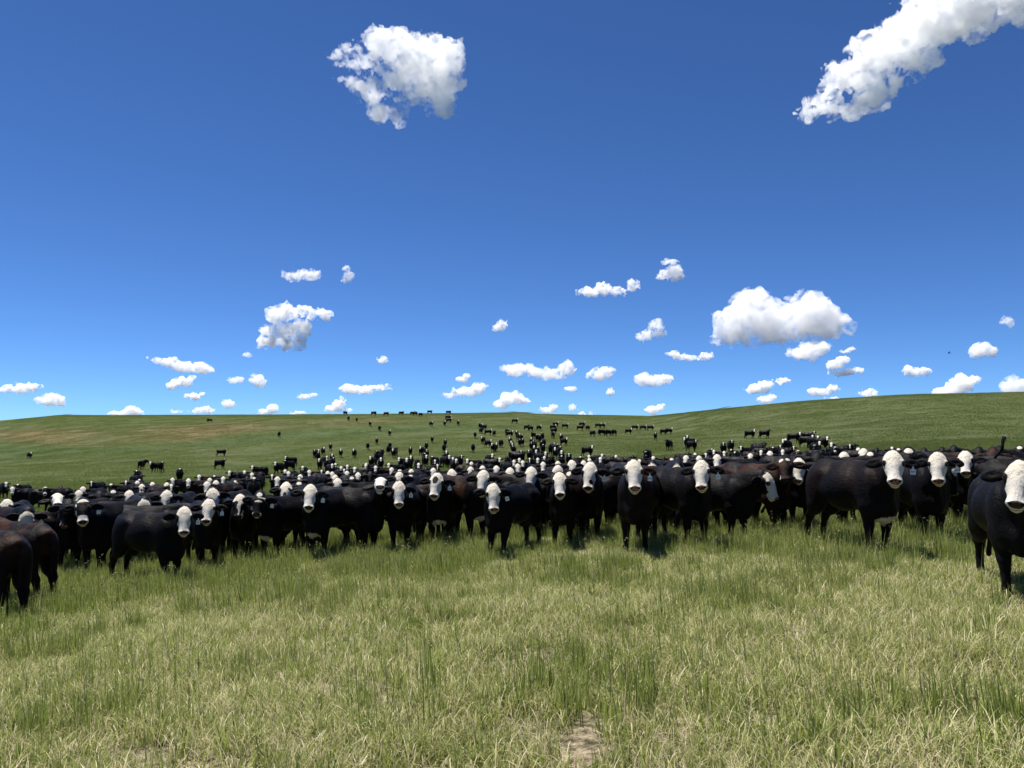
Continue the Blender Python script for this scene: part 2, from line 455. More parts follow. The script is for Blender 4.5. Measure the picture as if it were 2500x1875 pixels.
def rotz(P, a, c):
    x, y = P[:, 0] - c[0], P[:, 1] - c[1]; ca, sa = np.cos(a), np.sin(a)
    return np.stack([c[0] + x * ca - y * sa, c[1] + x * sa + y * ca, P[:, 2]], 1)
def roty(P, a, c):                                           # + raises the front end
    x, z = P[:, 0] - c[0], P[:, 2] - c[2]; ca, sa = np.cos(a), np.sin(a)
    return np.stack([c[0] + x * ca - z * sa, P[:, 1], c[2] + x * sa + z * ca], 1)
def sst(x, a, b):
    t = np.clip((x - a) / (b - a), 0, 1); return t * t * (3 - 2 * t)
def pose(V, yaw=0, npitch=0, hpitch=0, roll=0, legs=(0, 0, 0, 0), tail=0, w=1.0, rigid=False, split=0.62, belly=0.0, npl=0.0):
    P = np.array(V, dtype=float)
    n = len(P)
    if rigid: s = np.ones(n); sh = np.ones(n)
    else:
        s = sst(P[:, 0], 0.50, 1.02) * sst(P[:, 2] + 0.25 * (P[:, 0] - .6), 0.60, 0.84)
        sh = sst(P[:, 0] + 0.25 * (P[:, 2] - 1.2), 0.86, 1.03) * (s > .5)
    # head on the neck
    c = HP + np.array([-.06, 0, -.06])
    P = roty(P, R(hpitch) * sh, c)
    if roll:
        y, z = P[:, 1] - c[1], P[:, 2] - c[2]; a = R(roll) * sh
        P = np.stack([P[:, 0], c[1] + y * np.cos(a) - z * np.sin(a), c[2] + y * np.sin(a) + z * np.cos(a)], 1)
    P = rotz(P, R(yaw) * (1 - split) * sh, c)
    # neck, bent in four joints so that it curves
    for k in range(4):
        a0, a1 = k / 4, (k + 1) / 4
        f = np.clip((s - a0) / (a1 - a0), 0, 1)
        pv = np.array([0.56, 0, 0.98])
        P = roty(P, R(npitch) / 4 * f, pv)
    for k in range(4):
        a0, a1 = k / 4, (k + 1) / 4
        f = np.clip((s - a0) / (a1 - a0), 0, 1)
        P = rotz(P, R(yaw) * split / 4 * f, np.array([0.60, 0, 0]))
    if not rigid:
        V0 = np.asarray(V)
        for k, (fx, sy) in enumerate(((1, 1), (1, -1), (-1, 1), (-1, -1))):
            xm = 0.5 if fx > 0 else -0.78
            wl_ = sst(0.68 - V0[:, 2], 0, 0.62) * (np.abs(V0[:, 0] - xm) < 0.30) * (V0[:, 1] * sy > 0.02) * (V0[:, 0] > -1.0)
            P[:, 0] += legs[k] * wl_
        tw = sst(-V0[:, 0], 0.975, 0.995) * sst(1.02 - V0[:, 2], 0, .16)
        if tail:
            c = np.array([-0.985, 0, 1.04]); P = roty(P, -R(tail) * tw, c)
        wy = 1 + (w - 1) * (1 - s) * sst(V0[:, 2], 0.45, 0.65)
        P[:, 1] *= wy * (1 - .16 * (1 - s))
        P[:, 0] = np.where(V0[:, 0] < .5, .5 + (P[:, 0] - .5) * (.84 + .10 * sst(.55 - V0[:, 2], 0, .3)), P[:, 0])
        if belly:
            P[:, 2] -= belly * np.exp(-((V0[:, 0] + .2) / .4) ** 2) * sst(0.95 - V0[:, 2], 0, .35) * sst(V0[:, 2], .3, .5)
    return P

COW_V = {k: build_cow(h, f) for k, h, f in (('near', 0.0145, 0.0), ('mid', 0.032, 0.003), ('far', 0.055, 0.010))}

# ------------------------------------------------------------------ coats
def E(h, w, t, rh, rw, rt): return ((h, w, t), (rh, rw, rt))
FULL = [E(.20, 0, .03, .285, .135, .110), E(.39, 0, -.04, .13, .115, .115), E(.05, 0, .0, .12, .112, .09)]
EYE = [E(.148, .115, -.01, .055, .045, .05), E(.148, -.115, -.01, .055, .045, .05)]
PAT = {
 'white':    (FULL, []),
 'eyes':     (FULL, [E(.16, .120, -.02, .085, .050, .08), E(.16, -.120, -.02, .085, .050, .08)]),
 'oneeye':   (FULL, [E(.16, .115, -.02, .09, .062, .08)]),
 'nosespot': (FULL, [E(.335, .035, .03, .042, .034, .05), E(.16, .122, -.02, .07, .045, .08), E(.16, -.122, -.02, .07, .045, .08)]),
 'forepatch':(FULL, [E(.13, -.012, .05, .085, .048, .08), E(.20, .125, -.02, .05, .035, .05)]),
 'blaze':    ([E(.05, 0, .03, .12, .085, .10), E(.20, 0, .05, .22, .048, .09), E(.40, 0, .0, .09, .085, .09)], []),
 'narrow':   ([E(.06, 0, .04, .09, .060, .10), E(.22, 0, .05, .20, .030, .09)], []),
 'star':     ([E(.05, 0, .04, .075, .070, .09)], []),
 'mask':     ([E(.01, 0, .03, .045, .085, .09), E(.40, 0, -.02, .10, .12, .12), E(.20, -.10, .02, .16, .014, .09)], []),
 'bands':    ([E(.03, 0, .04, .06, .050, .09), E(.10, .045, .05, .018, .07, .08), E(.185, 0, .06, .022, .065, .08), E(.44, .07, -.01, .03, .02, .06), E(.44, -.07, -.01, .03, .02, .06), E(.43, 0, -.07, .05, .05, .04)], []),
 'topblaze': ([E(.05, 0, .03, .14, .115, .10), E(.24, .0, .05, .20, .033, .09), E(.36, .07, -.03, .10, .03, .05)], [E(.16, -.06, .05, .05, .055, .06), E(.36, -.035, .03, .09, .035, .06)]),
 'spots':    (FULL, [E(.15, .07, .05, .035, .035, .05), E(.17, -.12, -.02, .07, .05, .07), E(.30, -.01, .05, .06, .035, .05), E(.42, 0, .02, .05, .05, .05)]),
 'black':    ([E(.37, -.075, -.01, .055, .018, .04)], []),
 'plain':    ([], []),
 'specks':   ([E(.03, .05, .05, .035, .035, .06), E(.045, -.05, .04, .045, .04, .06), E(.38, -.085, -.01, .06, .022, .05)], []),
}
COATS = {}
def coat(pat, brown=0.15, pink=0.5, belly=0):
    key = (pat, brown, pink, belly)
    if key in COATS: return COATS[key]
    mt = bpy.data.materials.new('hide_%s_face' % pat); N = Nodes(mt)
    P = N.attr('headco').outputs['Vector']; Q = N.attr('restco').outputs['Vector']
    rnd = N.new('ShaderNodeObjectInfo').outputs['Random']
    off = N.v('SCALE', (37.1, 11.7, 23.3), None, scale=rnd)
    nz = N.noise(N.v('ADD', P, off), 16, 3, .6)
    wob = N.m('MULTIPLY_ADD', nz, .56, -.28)
    Pw = P
    mask = None
    def field(c, r, soft=.06, amp=1.0):
        d = N.v('LENGTH', N.v('DIVIDE', N.v('SUBTRACT', Pw, c), r))
        d = N.m('ADD', d, N.m('MULTIPLY', wob, amp))
        return N.step(d, 1 - soft, 1 + soft, 1, 0)
    wh, bl = PAT[pat]
    for c, r in wh:
        f = field(c, r); mask = f if mask is None else N.m('MAXIMUM', mask, f)
    for c, r in bl:
        mask = N.m('MULTIPLY', mask, N.m('SUBTRACT', 1.0, field(c, r, .08, .9)))
    if mask is None: mask = 0.0
    Qs = N.v('ADD', Q, off)
    streak = N.noise(N.v('MULTIPLY', Qs, (6, 6, 26)), 3.0, 4, .6, .4)
    brn_n = N.noise(Qs, 2.6, 4, .6)
    sepz = N.new('ShaderNodeSeparateXYZ'); N.put(sepz.inputs[0], Q)
    top = N.step(sepz.outputs[2], .75, 1.1)
    brf = N.m('MULTIPLY', N.step(brn_n, .40, .62), N.m('ADD', N.m('MULTIPLY', top, .5), .5))
    brf = N.m('MULTIPLY', brf, N.m('ADD', brown * (.5 if brown < .4 else 1.0), N.m('MULTIPLY', rnd, .06)), clamp=True)
    black = N.mix(streak, (0.002, 0.002, 0.0026), (0.0065, 0.006, 0.0068))
    black = N.mix(brf, black, (0.034, 0.0135, 0.006))
    curl = N.noise(N.v('ADD', P, N.v('SCALE', N.noise(N.v('ADD', P, off), 22, 2, .5, color=True), None, scale=.05)), 34, 4, .65, .8)
    dirt = N.noise(N.v('ADD', P, off), 9, 3, .6)
    white = N.mix(N.step(curl, .30, .55), (0.30, 0.255, 0.19), (0.60, 0.55, 0.46))
    sepp = N.new('ShaderNodeSeparateXYZ'); N.put(sepp.inputs[0], P)
    low = N.step(sepp.outputs[0], .06, .30)
    white = N.mix(low, white, (0.58, 0.55, 0.49))
    white = N.mix(N.step(dirt, .52, .72, 0, .35), white, (0.42, 0.36, 0.28))
    col = N.mix(mask, black, white)
    if belly:
        b = N.v('LENGTH', N.v('DIVIDE', N.v('SUBTRACT', Q, (.50, 0, .50)), (.30, .14, .11)))
        b = N.step(N.m('ADD', b, wob), .9, 1.1, 1, 0)
        col = N.mix(b, col, (0.55, 0.48, 0.37))
    # inside of ears, eye rims, muzzle leather, nostrils, hooves
    for s_ in (-1, 1):
        e = N.v('LENGTH', N.v('DIVIDE', N.v('SUBTRACT', P, (.150, s_ * .108, .020)), (.046, .034, .040)))
        col = N.mix(N.step(e, .8, 1.15, 1, 0), col, (0.006, 0.005, 0.005))
    mz = N.v('LENGTH', N.v('DIVIDE', N.v('SUBTRACT', P, (.456, 0, .010)), (.040, .066, .044)))
    mzf = N.step(N.m('ADD', mz, N.m('MULTIPLY', wob, .7)), .9, 1.08, 1, 0)
    mcol = N.mix(N.step(N.noise(N.v('ADD', P, off), 30, 2), .42, .58), (0.03, 0.018, 0.018), (0.30, 0.145, 0.11) if pink > .4 else (0.045, 0.035, 0.035))
    col = N.mix(mzf, col, mcol)
    for s_ in (-1, 1):
        e = N.v('LENGTH', N.v('DIVIDE', N.v('SUBTRACT', P, (.454, s_ * .050, .018)), (.020, .019, .018)))
        col = N.mix(N.step(e, .75, 1.1, 1, 0), col, (0.004, 0.003, 0.003))
    mo = N.v('LENGTH', N.v('DIVIDE', N.v('SUBTRACT', P, (.433, 0, -.062)), (.05, .09, .008)))
    col = N.mix(N.step(mo, .7, 1.1, 1, 0), col, (0.02, 0.012, 0.01))
    hair = N.noise(N.v('MULTIPLY', Qs, (5, 40, 28)), 1.6, 4, .7, .5)
    bh = N.m('ADD', N.m('MULTIPLY', hair, .75), N.m('MULTIPLY', curl, N.m('MULTIPLY', mask, N.m('SUBTRACT', 1.0, low))))
    muscle = N.noise(Qs, 5.0, 2, .5)
    bh = N.m('ADD', bh, N.m('MULTIPLY', muscle, 1.0))
    bs = N.principled(Base_Color=col, Roughness=N.m('MULTIPLY_ADD', streak, .14, .40), Specular_IOR_Level=N.m('MULTIPLY_ADD', mask, .02, .06), Normal=N.bump(bh, .8, .018),
                      Sheen_Weight=0.0)
    COATS[key] = mt
    return mt
m_eye = simple('eye_dark', (0.006, 0.004, 0.003), 0.08)
m_tag = simple('ear_tag_plastic', (0.78, 0.80, 0.78), 0.45)
m_ink = simple('ear_tag_ink', (0.02, 0.02, 0.025), 0.6)

def ico(c, r, n=8, m=10, flat=(1, 1, 1)):
    V, Fq = [], []
    for i in range(n + 1):
        th = math.pi * i / n
        for j in range(m):
            ph = 2 * math.pi * j / m
            V.append((c[0] + r * flat[0] * math.sin(th) * math.cos(ph), c[1] + r * flat[1] * math.sin(th) * math.sin(ph), c[2] + r * flat[2] * math.cos(th)))
    for i in range(n):
        for j in range(m):
            Fq.append((i * m + j, (i + 1) * m + j, (i + 1) * m + (j + 1) % m, i * m + (j + 1) % m))
    return np.array(V), np.array(Fq)
def extrude(outline, y0, y1):                                # closed outline in the XY plane -> solid between two heights; returns V, faces (list)
    n = len(outline)
    V = [(a, b, y0) for a, b in outline] + [(a, b, y1) for a, b in outline]
    Fs = [tuple(range(n))[::-1], tuple(range(n, 2 * n))]
    Fs += [(i, (i + 1) % n, n + (i + 1) % n, n + i) for i in range(n)]
    return V, Fs
def text_mesh(s, size):
    cu = bpy.data.curves.new('digits', 'FONT'); cu.body = s; cu.size = size; cu.align_x = 'CENTER'; cu.align_y = 'CENTER'; cu.resolution_u = 2
    cu.offset = size * 0.012
    o = bpy.data.objects.new('digits', cu); COL.objects.link(o)
    dg = bpy.context.evaluated_depsgraph_get()
    me = bpy.data.meshes.new_from_object(o.evaluated_get(dg))
    V = [tuple(v.co) for v in me.vertices]; Fs = [tuple(p.vertices) for p in me.polygons]
    bpy.data.objects.remove(o); bpy.data.curves.remove(cu); bpy.data.meshes.remove(me)
    return V, Fs
def tag_mesh(txt, kw, left=True, tilt=0.0, sc=1.0):
    # plate in its own plane: a across, b up, c outward; later a -> y, b -> z, c -> x in the rest pose
    out = [(-.031, -.036), (-.026, -.041), (.026, -.041), (.031, -.036), (.030, .018), (.022, .026), (.010, .031), (.008, .052), (.004, .057), (-.004, .057), (-.008, .052), (-.010, .031), (-.022, .026), (-.030, .018)]
    V, Fs = extrude(out, 0, .003); mi = [0] * len(Fs)
    if txt:
        tv, tf = text_mesh(txt, .030)
        b = len(V); V += [(x, y - .008, .0045) for x, y, z in tv]; Fs += [tuple(i + b for i in f) for f in tf]; mi += [1] * len(tf)
    V = np.array(V) * sc
    a = R(tilt); x, y = V[:, 0].copy(), V[:, 1] - .057 * sc
    V[:, 0] = x * math.cos(a) - y * math.sin(a); V[:, 1] = x * math.sin(a) + y * math.cos(a)
    sgn = 1 if left else -1
    base = hl(.010, 0, -.070) + np.array([-.10, sgn * .97, -.20]) * (.225)
    W = np.stack([base[0] + .030 + V[:, 2], base[1] + V[:, 0], base[2] - .02 + V[:, 1]], 1)
    W = pose(W, rigid=True, **{k: v for k, v in kw.items() if k in ('yaw', 'npitch', 'hpitch', 'split', 'roll')})
    me = bpy.data.meshes.new('ear_tag'); me.from_pydata([tuple(p) for p in W], [], Fs)
    me.materials.append(m_tag); me.materials.append(m_ink)
    for p, i in zip(me.polygons, mi): p.material_index = i
    return me
def body_mesh(lod, kw, mat):
    V, Q = COW_V[lod]
    me = mesh_from('cow_body', pose(V, **kw), Q, [mat])
    vattr(me, 'restco', V); vattr(me, 'headco', to_hl(V))
    return me
def eye_mesh(side, kw):
    V, Fq = ico(hl(.150, side * .108, .022), .023, flat=(.9, .8, 1))
    V = pose(V, rigid=True, **{k: v for k, v in kw.items() if k in ('yaw', 'npitch', 'hpitch', 'split', 'roll')})
    return mesh_from('eye', V, Fq, [m_eye])
# ------------------------------------------------------------------ the herd
GROUP_NEAR = 'cattle facing the camera in the front row'
GROUP_MID = 'cattle packed together behind the front row'
GROUP_FAR = 'cattle scattered over the rising pasture'
HERD = []                                                    # (object, px, depth, info)
def place(root, kw, px, py, Y, theta, s0=1.0, ref=None, fit=True, smin=.93, smax=1.10):
    """stand the posed cow so that its poll (or ref point) shows at column px, at depth Y, turned theta away from the camera"""
    ref = HP + Hh * .02 if ref is None else ref
    q = pose(np.array([ref]), rigid=True, **{k: v for k, v in kw.items() if k in ('yaw', 'npitch', 'hpitch', 'split', 'roll')})[0]
    t = at(px, py, Y)
    a = math.atan2(-t.y, -t.x) + R(theta)
    s = s0; z = 0
    for _ in range(3):
        ox = t.x - s * (q[0] * math.cos(a) - q[1] * math.sin(a)); oy = t.y - s * (q[0] * math.sin(a) + q[1] * math.cos(a))
        z = float(ground_z(ox, oy)) - 0.02
        if fit: s = min(smax, max(smin, (t.z - z) / q[2]))
    root.location = (ox, oy, z); root.rotation_euler = (0, 0, a); root.scale = (s, s, s)
    return s, (t.z - z) / q[2], (ox, oy)

def near_cow(px, py, Y, theta, pat='white', brown=.12, tagtxt=None, label='', look=0, npitch=0, hpitch=0, belly=0, legs=None, tail=0, w=1.0, pink=.5, roll=0, tilt=0, fit=True, s0=1.0, split=.62, tagleft=True, away=False, notag=False):
    if not away: theta *= .82
    yaw = 0 if away else -theta + look
    if not away:
        roll += random.uniform(-6, 6); hpitch += random.uniform(-5, 5); look += random.uniform(-7, 7)
    legs = legs or tuple(random.uniform(-.10, .10) for _ in range(4))
    yaw = 0 if away else max(-112, min(112, -theta + look))
    kw = dict(yaw=yaw, npitch=npitch, hpitch=hpitch, legs=legs, tail=tail, w=w, roll=roll, split=split)
    root = bpy.data.objects.new('cow', None); COL.objects.link(root)
    if label: tag(root, label, 'cow', GROUP_NEAR)
    mt = coat(pat, brown, pink, belly)
    body = obj('body', body_mesh('near', kw, mt), root)
    for sd_ in (-1, 1): obj('eye', eye_mesh(sd_, kw), root)
    if tail:                                                 # long hair of the switch
        g = np.random.default_rng(3); Vh, Fh = [], []
        for i in range(170):
            z0 = g.uniform(.30, .52); L = g.uniform(.10, .24); dx, dy = g.normal(0, .22, 2); wv = g.uniform(.003, .006)
            for q in range(4):
                f = q / 3; x = -1.055 + dx * L * f; y = dy * L * f + .02 * g.normal(); z = z0 - L * f * .8
                w_ = wv * (1 - f * .85); Vh += [(min(x, -1.0), y - w_, z), (min(x, -1.0), y + w_, z)]
            b = i * 8; Fh += [(b + 2 * q, b + 2 * q + 1, b + 2 * q + 3, b + 2 * q + 2) for q in range(3)]
        obj('tail_hair', mesh_from('tail_hair', pose(np.array(Vh), **kw), Fh, [mt]), root)
    if not notag: obj('ear_tag', tag_mesh(tagtxt, kw, tagleft, tilt), root)
    s, want, o = place(root, kw, px, py, Y, theta, s0=s0, fit=fit)
    if label: HERD.append((root, px, Y, 'near'))
    else: HERD.append((root, px, Y, 'mid', pat, theta / .82, 'low', True))
    print('COW %4d %5.1f s=%.2f want=%.2f  feet y=%.0f' % (px, Y, s, want, py_of(root.location.z, o[1])))
    return root

NEAR = [
 # column, row of the poll, depth, heading, face, ...
 dict(px=-95, py=1256, Y=10.9, theta=200, brown=.5, away=True, notag=True, fit=False, label='blackish brown cow cut off by the left edge, seen from its rump', w=1.05),
 dict(px=-45, py=1254, Y=12.0, theta=207, brown=1.0, away=True, notag=True, fit=False, label='cow with a rusty brown patch on its rump beside the left edge, turned away', w=1.02),
 dict(px=203, py=1222, Y=14.0, theta=-48, pat='mask', brown=.1, label='cow with black mask over its eyes and white muzzle near the left end', pink=.1, hpitch=-2),
 dict(px=166, py=1233, Y=14.6, theta=-10, pat='black', brown=.1, notag=True, label='black faced cow squeezed against the left of the masked white muzzled cow', hpitch=-4, npitch=-3),
 dict(px=450, py=1251, Y=12.1, theta=50, pat='eyes', brown=.05, tagtxt='37', label='white faced cow standing alone forward of the row, left of the middle, body pointing right', look=6, roll=4),
 dict(px=510, py=1230, Y=13.4, theta=12, pat='white', brown=.05, label='white faced cow with one more white face directly above its own', hpitch=2, roll=-4),
 dict(px=586, py=1219, Y=14.3, theta=-8, pat='topblaze', brown=.15, tagleft=True, label='cow with white forehead, narrow crooked blaze and black muzzle, left of the band faced cow', pink=.1),
 dict(px=634, py=1212, Y=14.0, theta=-46, pat='bands', brown=.05, belly=1, label='black faced cow with two ragged white bands across its forehead', pink=.1),
 dict(px=758, py=1195, Y=13.6, theta=-38, pat='eyes', brown=.05, belly=1, label='white faced cow with black eye patches and cream brisket showing between its forelegs', pink=.1),
 dict(px=930, py=1158, Y=14.3, theta=62, pat='oneeye', brown=.05, notag=True, label='white faced cow holding its nose up behind the white face with a pale blue tag', npitch=8, hpitch=28, look=-8),
 dict(px=974, py=1187, Y=13.9, theta=-14, pat='eyes', brown=.05, tagtxt='27', label='white faced cow with pale blue ear tag left of the cow with black forehead patch'),
 dict(px=1067, py=1161, Y=14.2, theta=-6, pat='forepatch', brown=.12, tagtxt='20', label='white faced cow with one large black patch on its forehead', belly=1),
 dict(px=1180, py=1157, Y=14.6, theta=46, pat='eyes', brown=.9, tagtxt='46', label='brown sided cow whose white face rises behind the lowest white face in the middle', belly=1),
 dict(px=1204, py=1194, Y=12.1, theta=-38, pat='white', brown=.05, tagtxt='36', label='white faced cow with the lowest head in the middle of the row', tilt=18, npitch=-8),
 dict(px=1297, py=1151, Y=15.3, theta=-20, pat='white', brown=.2, notag=True, label='white faced cow looking over the back of the low headed cow in the middle', pink=.1),
 dict(px=1366, py=1165, Y=12.6, theta=-14, pat='eyes', brown=.35, tagtxt='30', label='white faced cow facing squarely forward, left of the cow with a black nose spot', pink=.1, notag=True),
 dict(px=1441, py=1137, Y=13.0, theta=10, pat='nosespot', brown=.15, tagtxt='17', label='white faced cow with a round black spot just above its nose', pink=.1),
 dict(px=1547, py=1138, Y=10.9, theta=-10, pat='white', brown=.55, tagtxt='1959', label='brownish cow with shaggy cream forelock and ear tag 1959', w=1.05),
 dict(px=1712, py=1138, Y=11.4, theta=38, pat='white', brown=.05, tagtxt='12', label='white faced cow between the shaggy browed cow and the cow seen in profile', pink=.6),
 dict(px=1874, py=1166, Y=12.3, theta=66, pat='white', brown=.05, notag=True, label='white faced cow with its head in profile pointing right', look=58, hpitch=-6, pink=.9, npitch=-8),
 dict(px=1916, py=1127, Y=12.9, theta=58, pat='specks', brown=.9, label='black faced cow with small white flecks on its forehead, behind the profile head', notag=True, pink=.1),
 dict(px=1950, py=1131, Y=13.3, theta=14, pat='white', brown=.05, tagtxt='1494', label='white faced cow with tag 1494, its face half behind the black faced cow', look=0),
 dict(px=2180, py=1117, Y=9.8, theta=50, pat='white', brown=.35, tagtxt='347', label='large white faced cow with tag 347 showing its long left flank', w=1.05, tilt=-3, pink=.8, belly=1),
 dict(px=2289, py=1119, Y=10.9, theta=32, pat='white', brown=.05, tagtxt='2614', label='white faced cow with tag 2614 right of the large cow tagged 347', pink=.9, tilt=3),
 dict(px=2357, py=1113, Y=12.9, theta=16, pat='oneeye', brown=.05, tagtxt='28', label='white faced cow with a tilted tag, last whole face before the right edge', tilt=30, pink=.9),
 dict(px=2490, py=1148, Y=6.8, theta=14, pat='eyes', brown=.03, notag=True, label='huge black cow cut off by the right edge, half its white face showing', look=2, pink=.1, w=1.05),
 dict(px=2735, py=1112, Y=11.2, theta=88, pat='white', brown=.05, notag=True, label='cow behind the right edge cow, flicking its bushy tail up over its back', tail=222, away=True, fit=False),
 # second row, heads still large
 dict(px=17, py=1220, Y=17.0, theta=-15, pat='spots', brown=.1, label='white faced cow with black nose stripe peering over the brown rumps at the left edge'),
 dict(px=140, py=1212, Y=16.5, theta=-55, pat='white', brown=.1, notag=True, label='white faced cow lifting its muzzle over the black faced cow near the left edge', npitch=8, hpitch=22),
 dict(px=66, py=1246, Y=14.5, theta=30, pat='white', brown=.3, label='white poll of a lowered head behind the rusty rump at the left edge', npitch=-14, hpitch=-22),
 dict(px=352, py=1215, Y=15.5, theta=10, pat='white', brown=.1, label='broad white poll just above the back of the cow standing alone', npitch=-12, hpitch=-14, tagtxt='11'),
 dict(px=408, py=1194, Y=17.0, theta=-25, pat='oneeye', brown=.1, label='white face with one black eye above the back of the cow standing alone', tagtxt='8'),
 dict(px=519, py=1197, Y=15.4, theta=-35, pat='white', brown=.1, label='upper of the two white faces stacked one above the other', tilt=35),
 dict(px=699, py=1179, Y=16.0, theta=-20, pat='spots', brown=.1, notag=True, label='wide eared white face with a black nose left of the eye patched cow', npitch=2),
 dict(px=1003, py=1152, Y=20.0, theta=30, pat='narrow', brown=.6, notag=True, label='brown cow with narrow white face behind the cow with pale blue tag'),
 dict(px=975, py=1157, Y=18.0, theta=-30, pat='blaze', brown=.1, notag=True, label='white blazed face turned sideways behind the cow with pale blue tag'),
 dict(px=1103, py=1132, Y=20.0, theta=18, pat='white', brown=.2, tagtxt='4', label='tall white face above and right of the black forehead patch'),
 dict(px=1362, py=1143, Y=17.0, theta=8, pat='white', brown=.1, tagtxt='5', label='white poll of a cow standing behind the squarely facing cow', npitch=-5),
 dict(px=1396, py=1131, Y=21.0, theta=-8, pat='eyes', brown=.1, tagtxt='6', label='narrow white face left of the cow with a spot above its nose'),
 dict(px=1391, py=1160, Y=15.0, theta=20, pat='star', brown=.1, tagtxt='180', label='black face with a white brow half hidden between two front row cows', notag=False, pink=.6),
 dict(px=1534, py=1119, Y=15.0, theta=12, pat='white', brown=.1, notag=True, label='very broad white poll right behind the shaggy browed cow', npitch=-12, hpitch=-6),
 dict(px=1592, py=1131, Y=17.0, theta=-10, pat='white', brown=.1, notag=True, label='white poll low over the black back between the shaggy browed cow and its neighbour', npitch=-14, hpitch=-10),
 dict(px=1653, py=1130, Y=14.2, theta=5, pat='white', brown=.1, notag=True, label='white poll bowed straight ahead left of the cow before the profile head', npitch=-16, hpitch=-18),
 dict(px=1655, py=1113, Y=17.5, theta=15, pat='mask', brown=.1, notag=True, label='white capped black face just above the bowed white poll', npitch=-4, hpitch=-6),
 dict(px=2218, py=1104, Y=14.0, theta=-12, pat='star', brown=.1, label='wide white forehead over black eyes behind the cow tagged 347', npitch=-2, tagtxt='9'),
 dict(px=1800, py=1150, Y=16.5, theta=80, pat='black', brown=.6, notag=True, label='brown backed cow standing crosswise behind the profile headed cow', away=True, fit=False),
]
FILL = [(130,15.5,70),(290,15.8,-75),(425,15.0,60),(560,16.0,-60),(680,16.2,65),(855,15.6,-70),(900,16.4,60),(1020,16.2,75),(1120,16.4,-65),(1250,15.4,-80),(1325,16.6,70),(1400,15.2,-50),(1480,15.4,75),(1625,14.4,-75),(1770,15.0,72),(1840,15.2,-60),(2060,13.4,75),(2140,14.4,-70),(2250,12.6,65),(2330,14.8,-75),(2410,13.6,70)]
for i, (px_, Y_, th_) in enumerate(FILL):
    near_cow(px_ + th_ * 1.1, 1160, Y_, th_, pat='plain' if i % 3 else 'star', brown=(.05, .5, .05)[i % 3], notag=True, away=True, fit=False, npitch=-18, hpitch=-10, label='')
for c in NEAR: near_cow(**c)

# ---- shared poses for the cattle behind
POSES = {}
def shared(lod, yaw, head, st):
    key = (lod, yaw, head, st)
    if key not in POSES:
        npi, hpi = {'up': (4, 4), 'level': (1, 2), 'low': (-22, -8), 'graze': (-74, -22)}[head]
        lg = {0: (.06, -.08, .05, -.06), 1: (-.12, .10, .12, -.08), 2: (.10, .0, -.08, .10)}[st]
        kw = dict(yaw=yaw, npitch=npi, hpitch=hpi, legs=lg, w=(1.12, 1.18, 1.08)[st], split=.62)
        POSES[key] = (body_mesh(lod, kw, None), kw)
    return POSES[key]
GAPS = []
def herd_cow(px, py, pat='white', theta=None, Y=None, brown=None, head='level', lod=None, hh=1.22, away=False, zone='mid'):
    """py = row of the forehead; the depth follows from the lie of the land unless given"""
    if theta is None: theta = random.choice((-40, -25, -12, 0, 12, 25, 40)) if zone == 'mid' else random.choice((-20, -8, 0, 8, 20))
    if Y is None: Y = depth_for(px, py, hh * (0.98 if head != 'graze' else .8))
    lod = lod or ('mid' if Y < 75 else 'far')
    yaw = 0 if away else max(-100, min(100, -theta))
    yaw = round(yaw / 10) * 10
    me, kw = shared(lod, yaw, head, random.randrange(3))
    if brown is None: brown = random.choice((.05, .1, .1, .3, .7)) if zone == 'mid' else .08
    o = bpy.data.objects.new('cow', me); COL.objects.link(o)
    if not me.materials: me.materials.append(None)
    o.material_slots[0].link = 'OBJECT'; o.material_slots[0].material = coat(pat, brown, .1)
    s0 = random.uniform(1.06, 1.14) if Y < 75 else random.uniform(1.14, 1.24)
    if head == 'graze' or away:
        t = at(px, py, Y); a = math.atan2(-t.y, -t.x) + R(theta)
        o.location = (t.x, t.y, float(ground_z(t.x, t.y)) - .02); o.rotation_euler = (0, 0, a); o.scale = (s0,) * 3
    else:
        place(o, kw, px, py, Y, theta, s0=s0, fit=True, smin=1.04 if Y < 75 else 1.12, smax=1.18 if Y < 75 else 1.25)
    HERD.append((o, px, Y, zone, pat, theta, head, away))
    return o

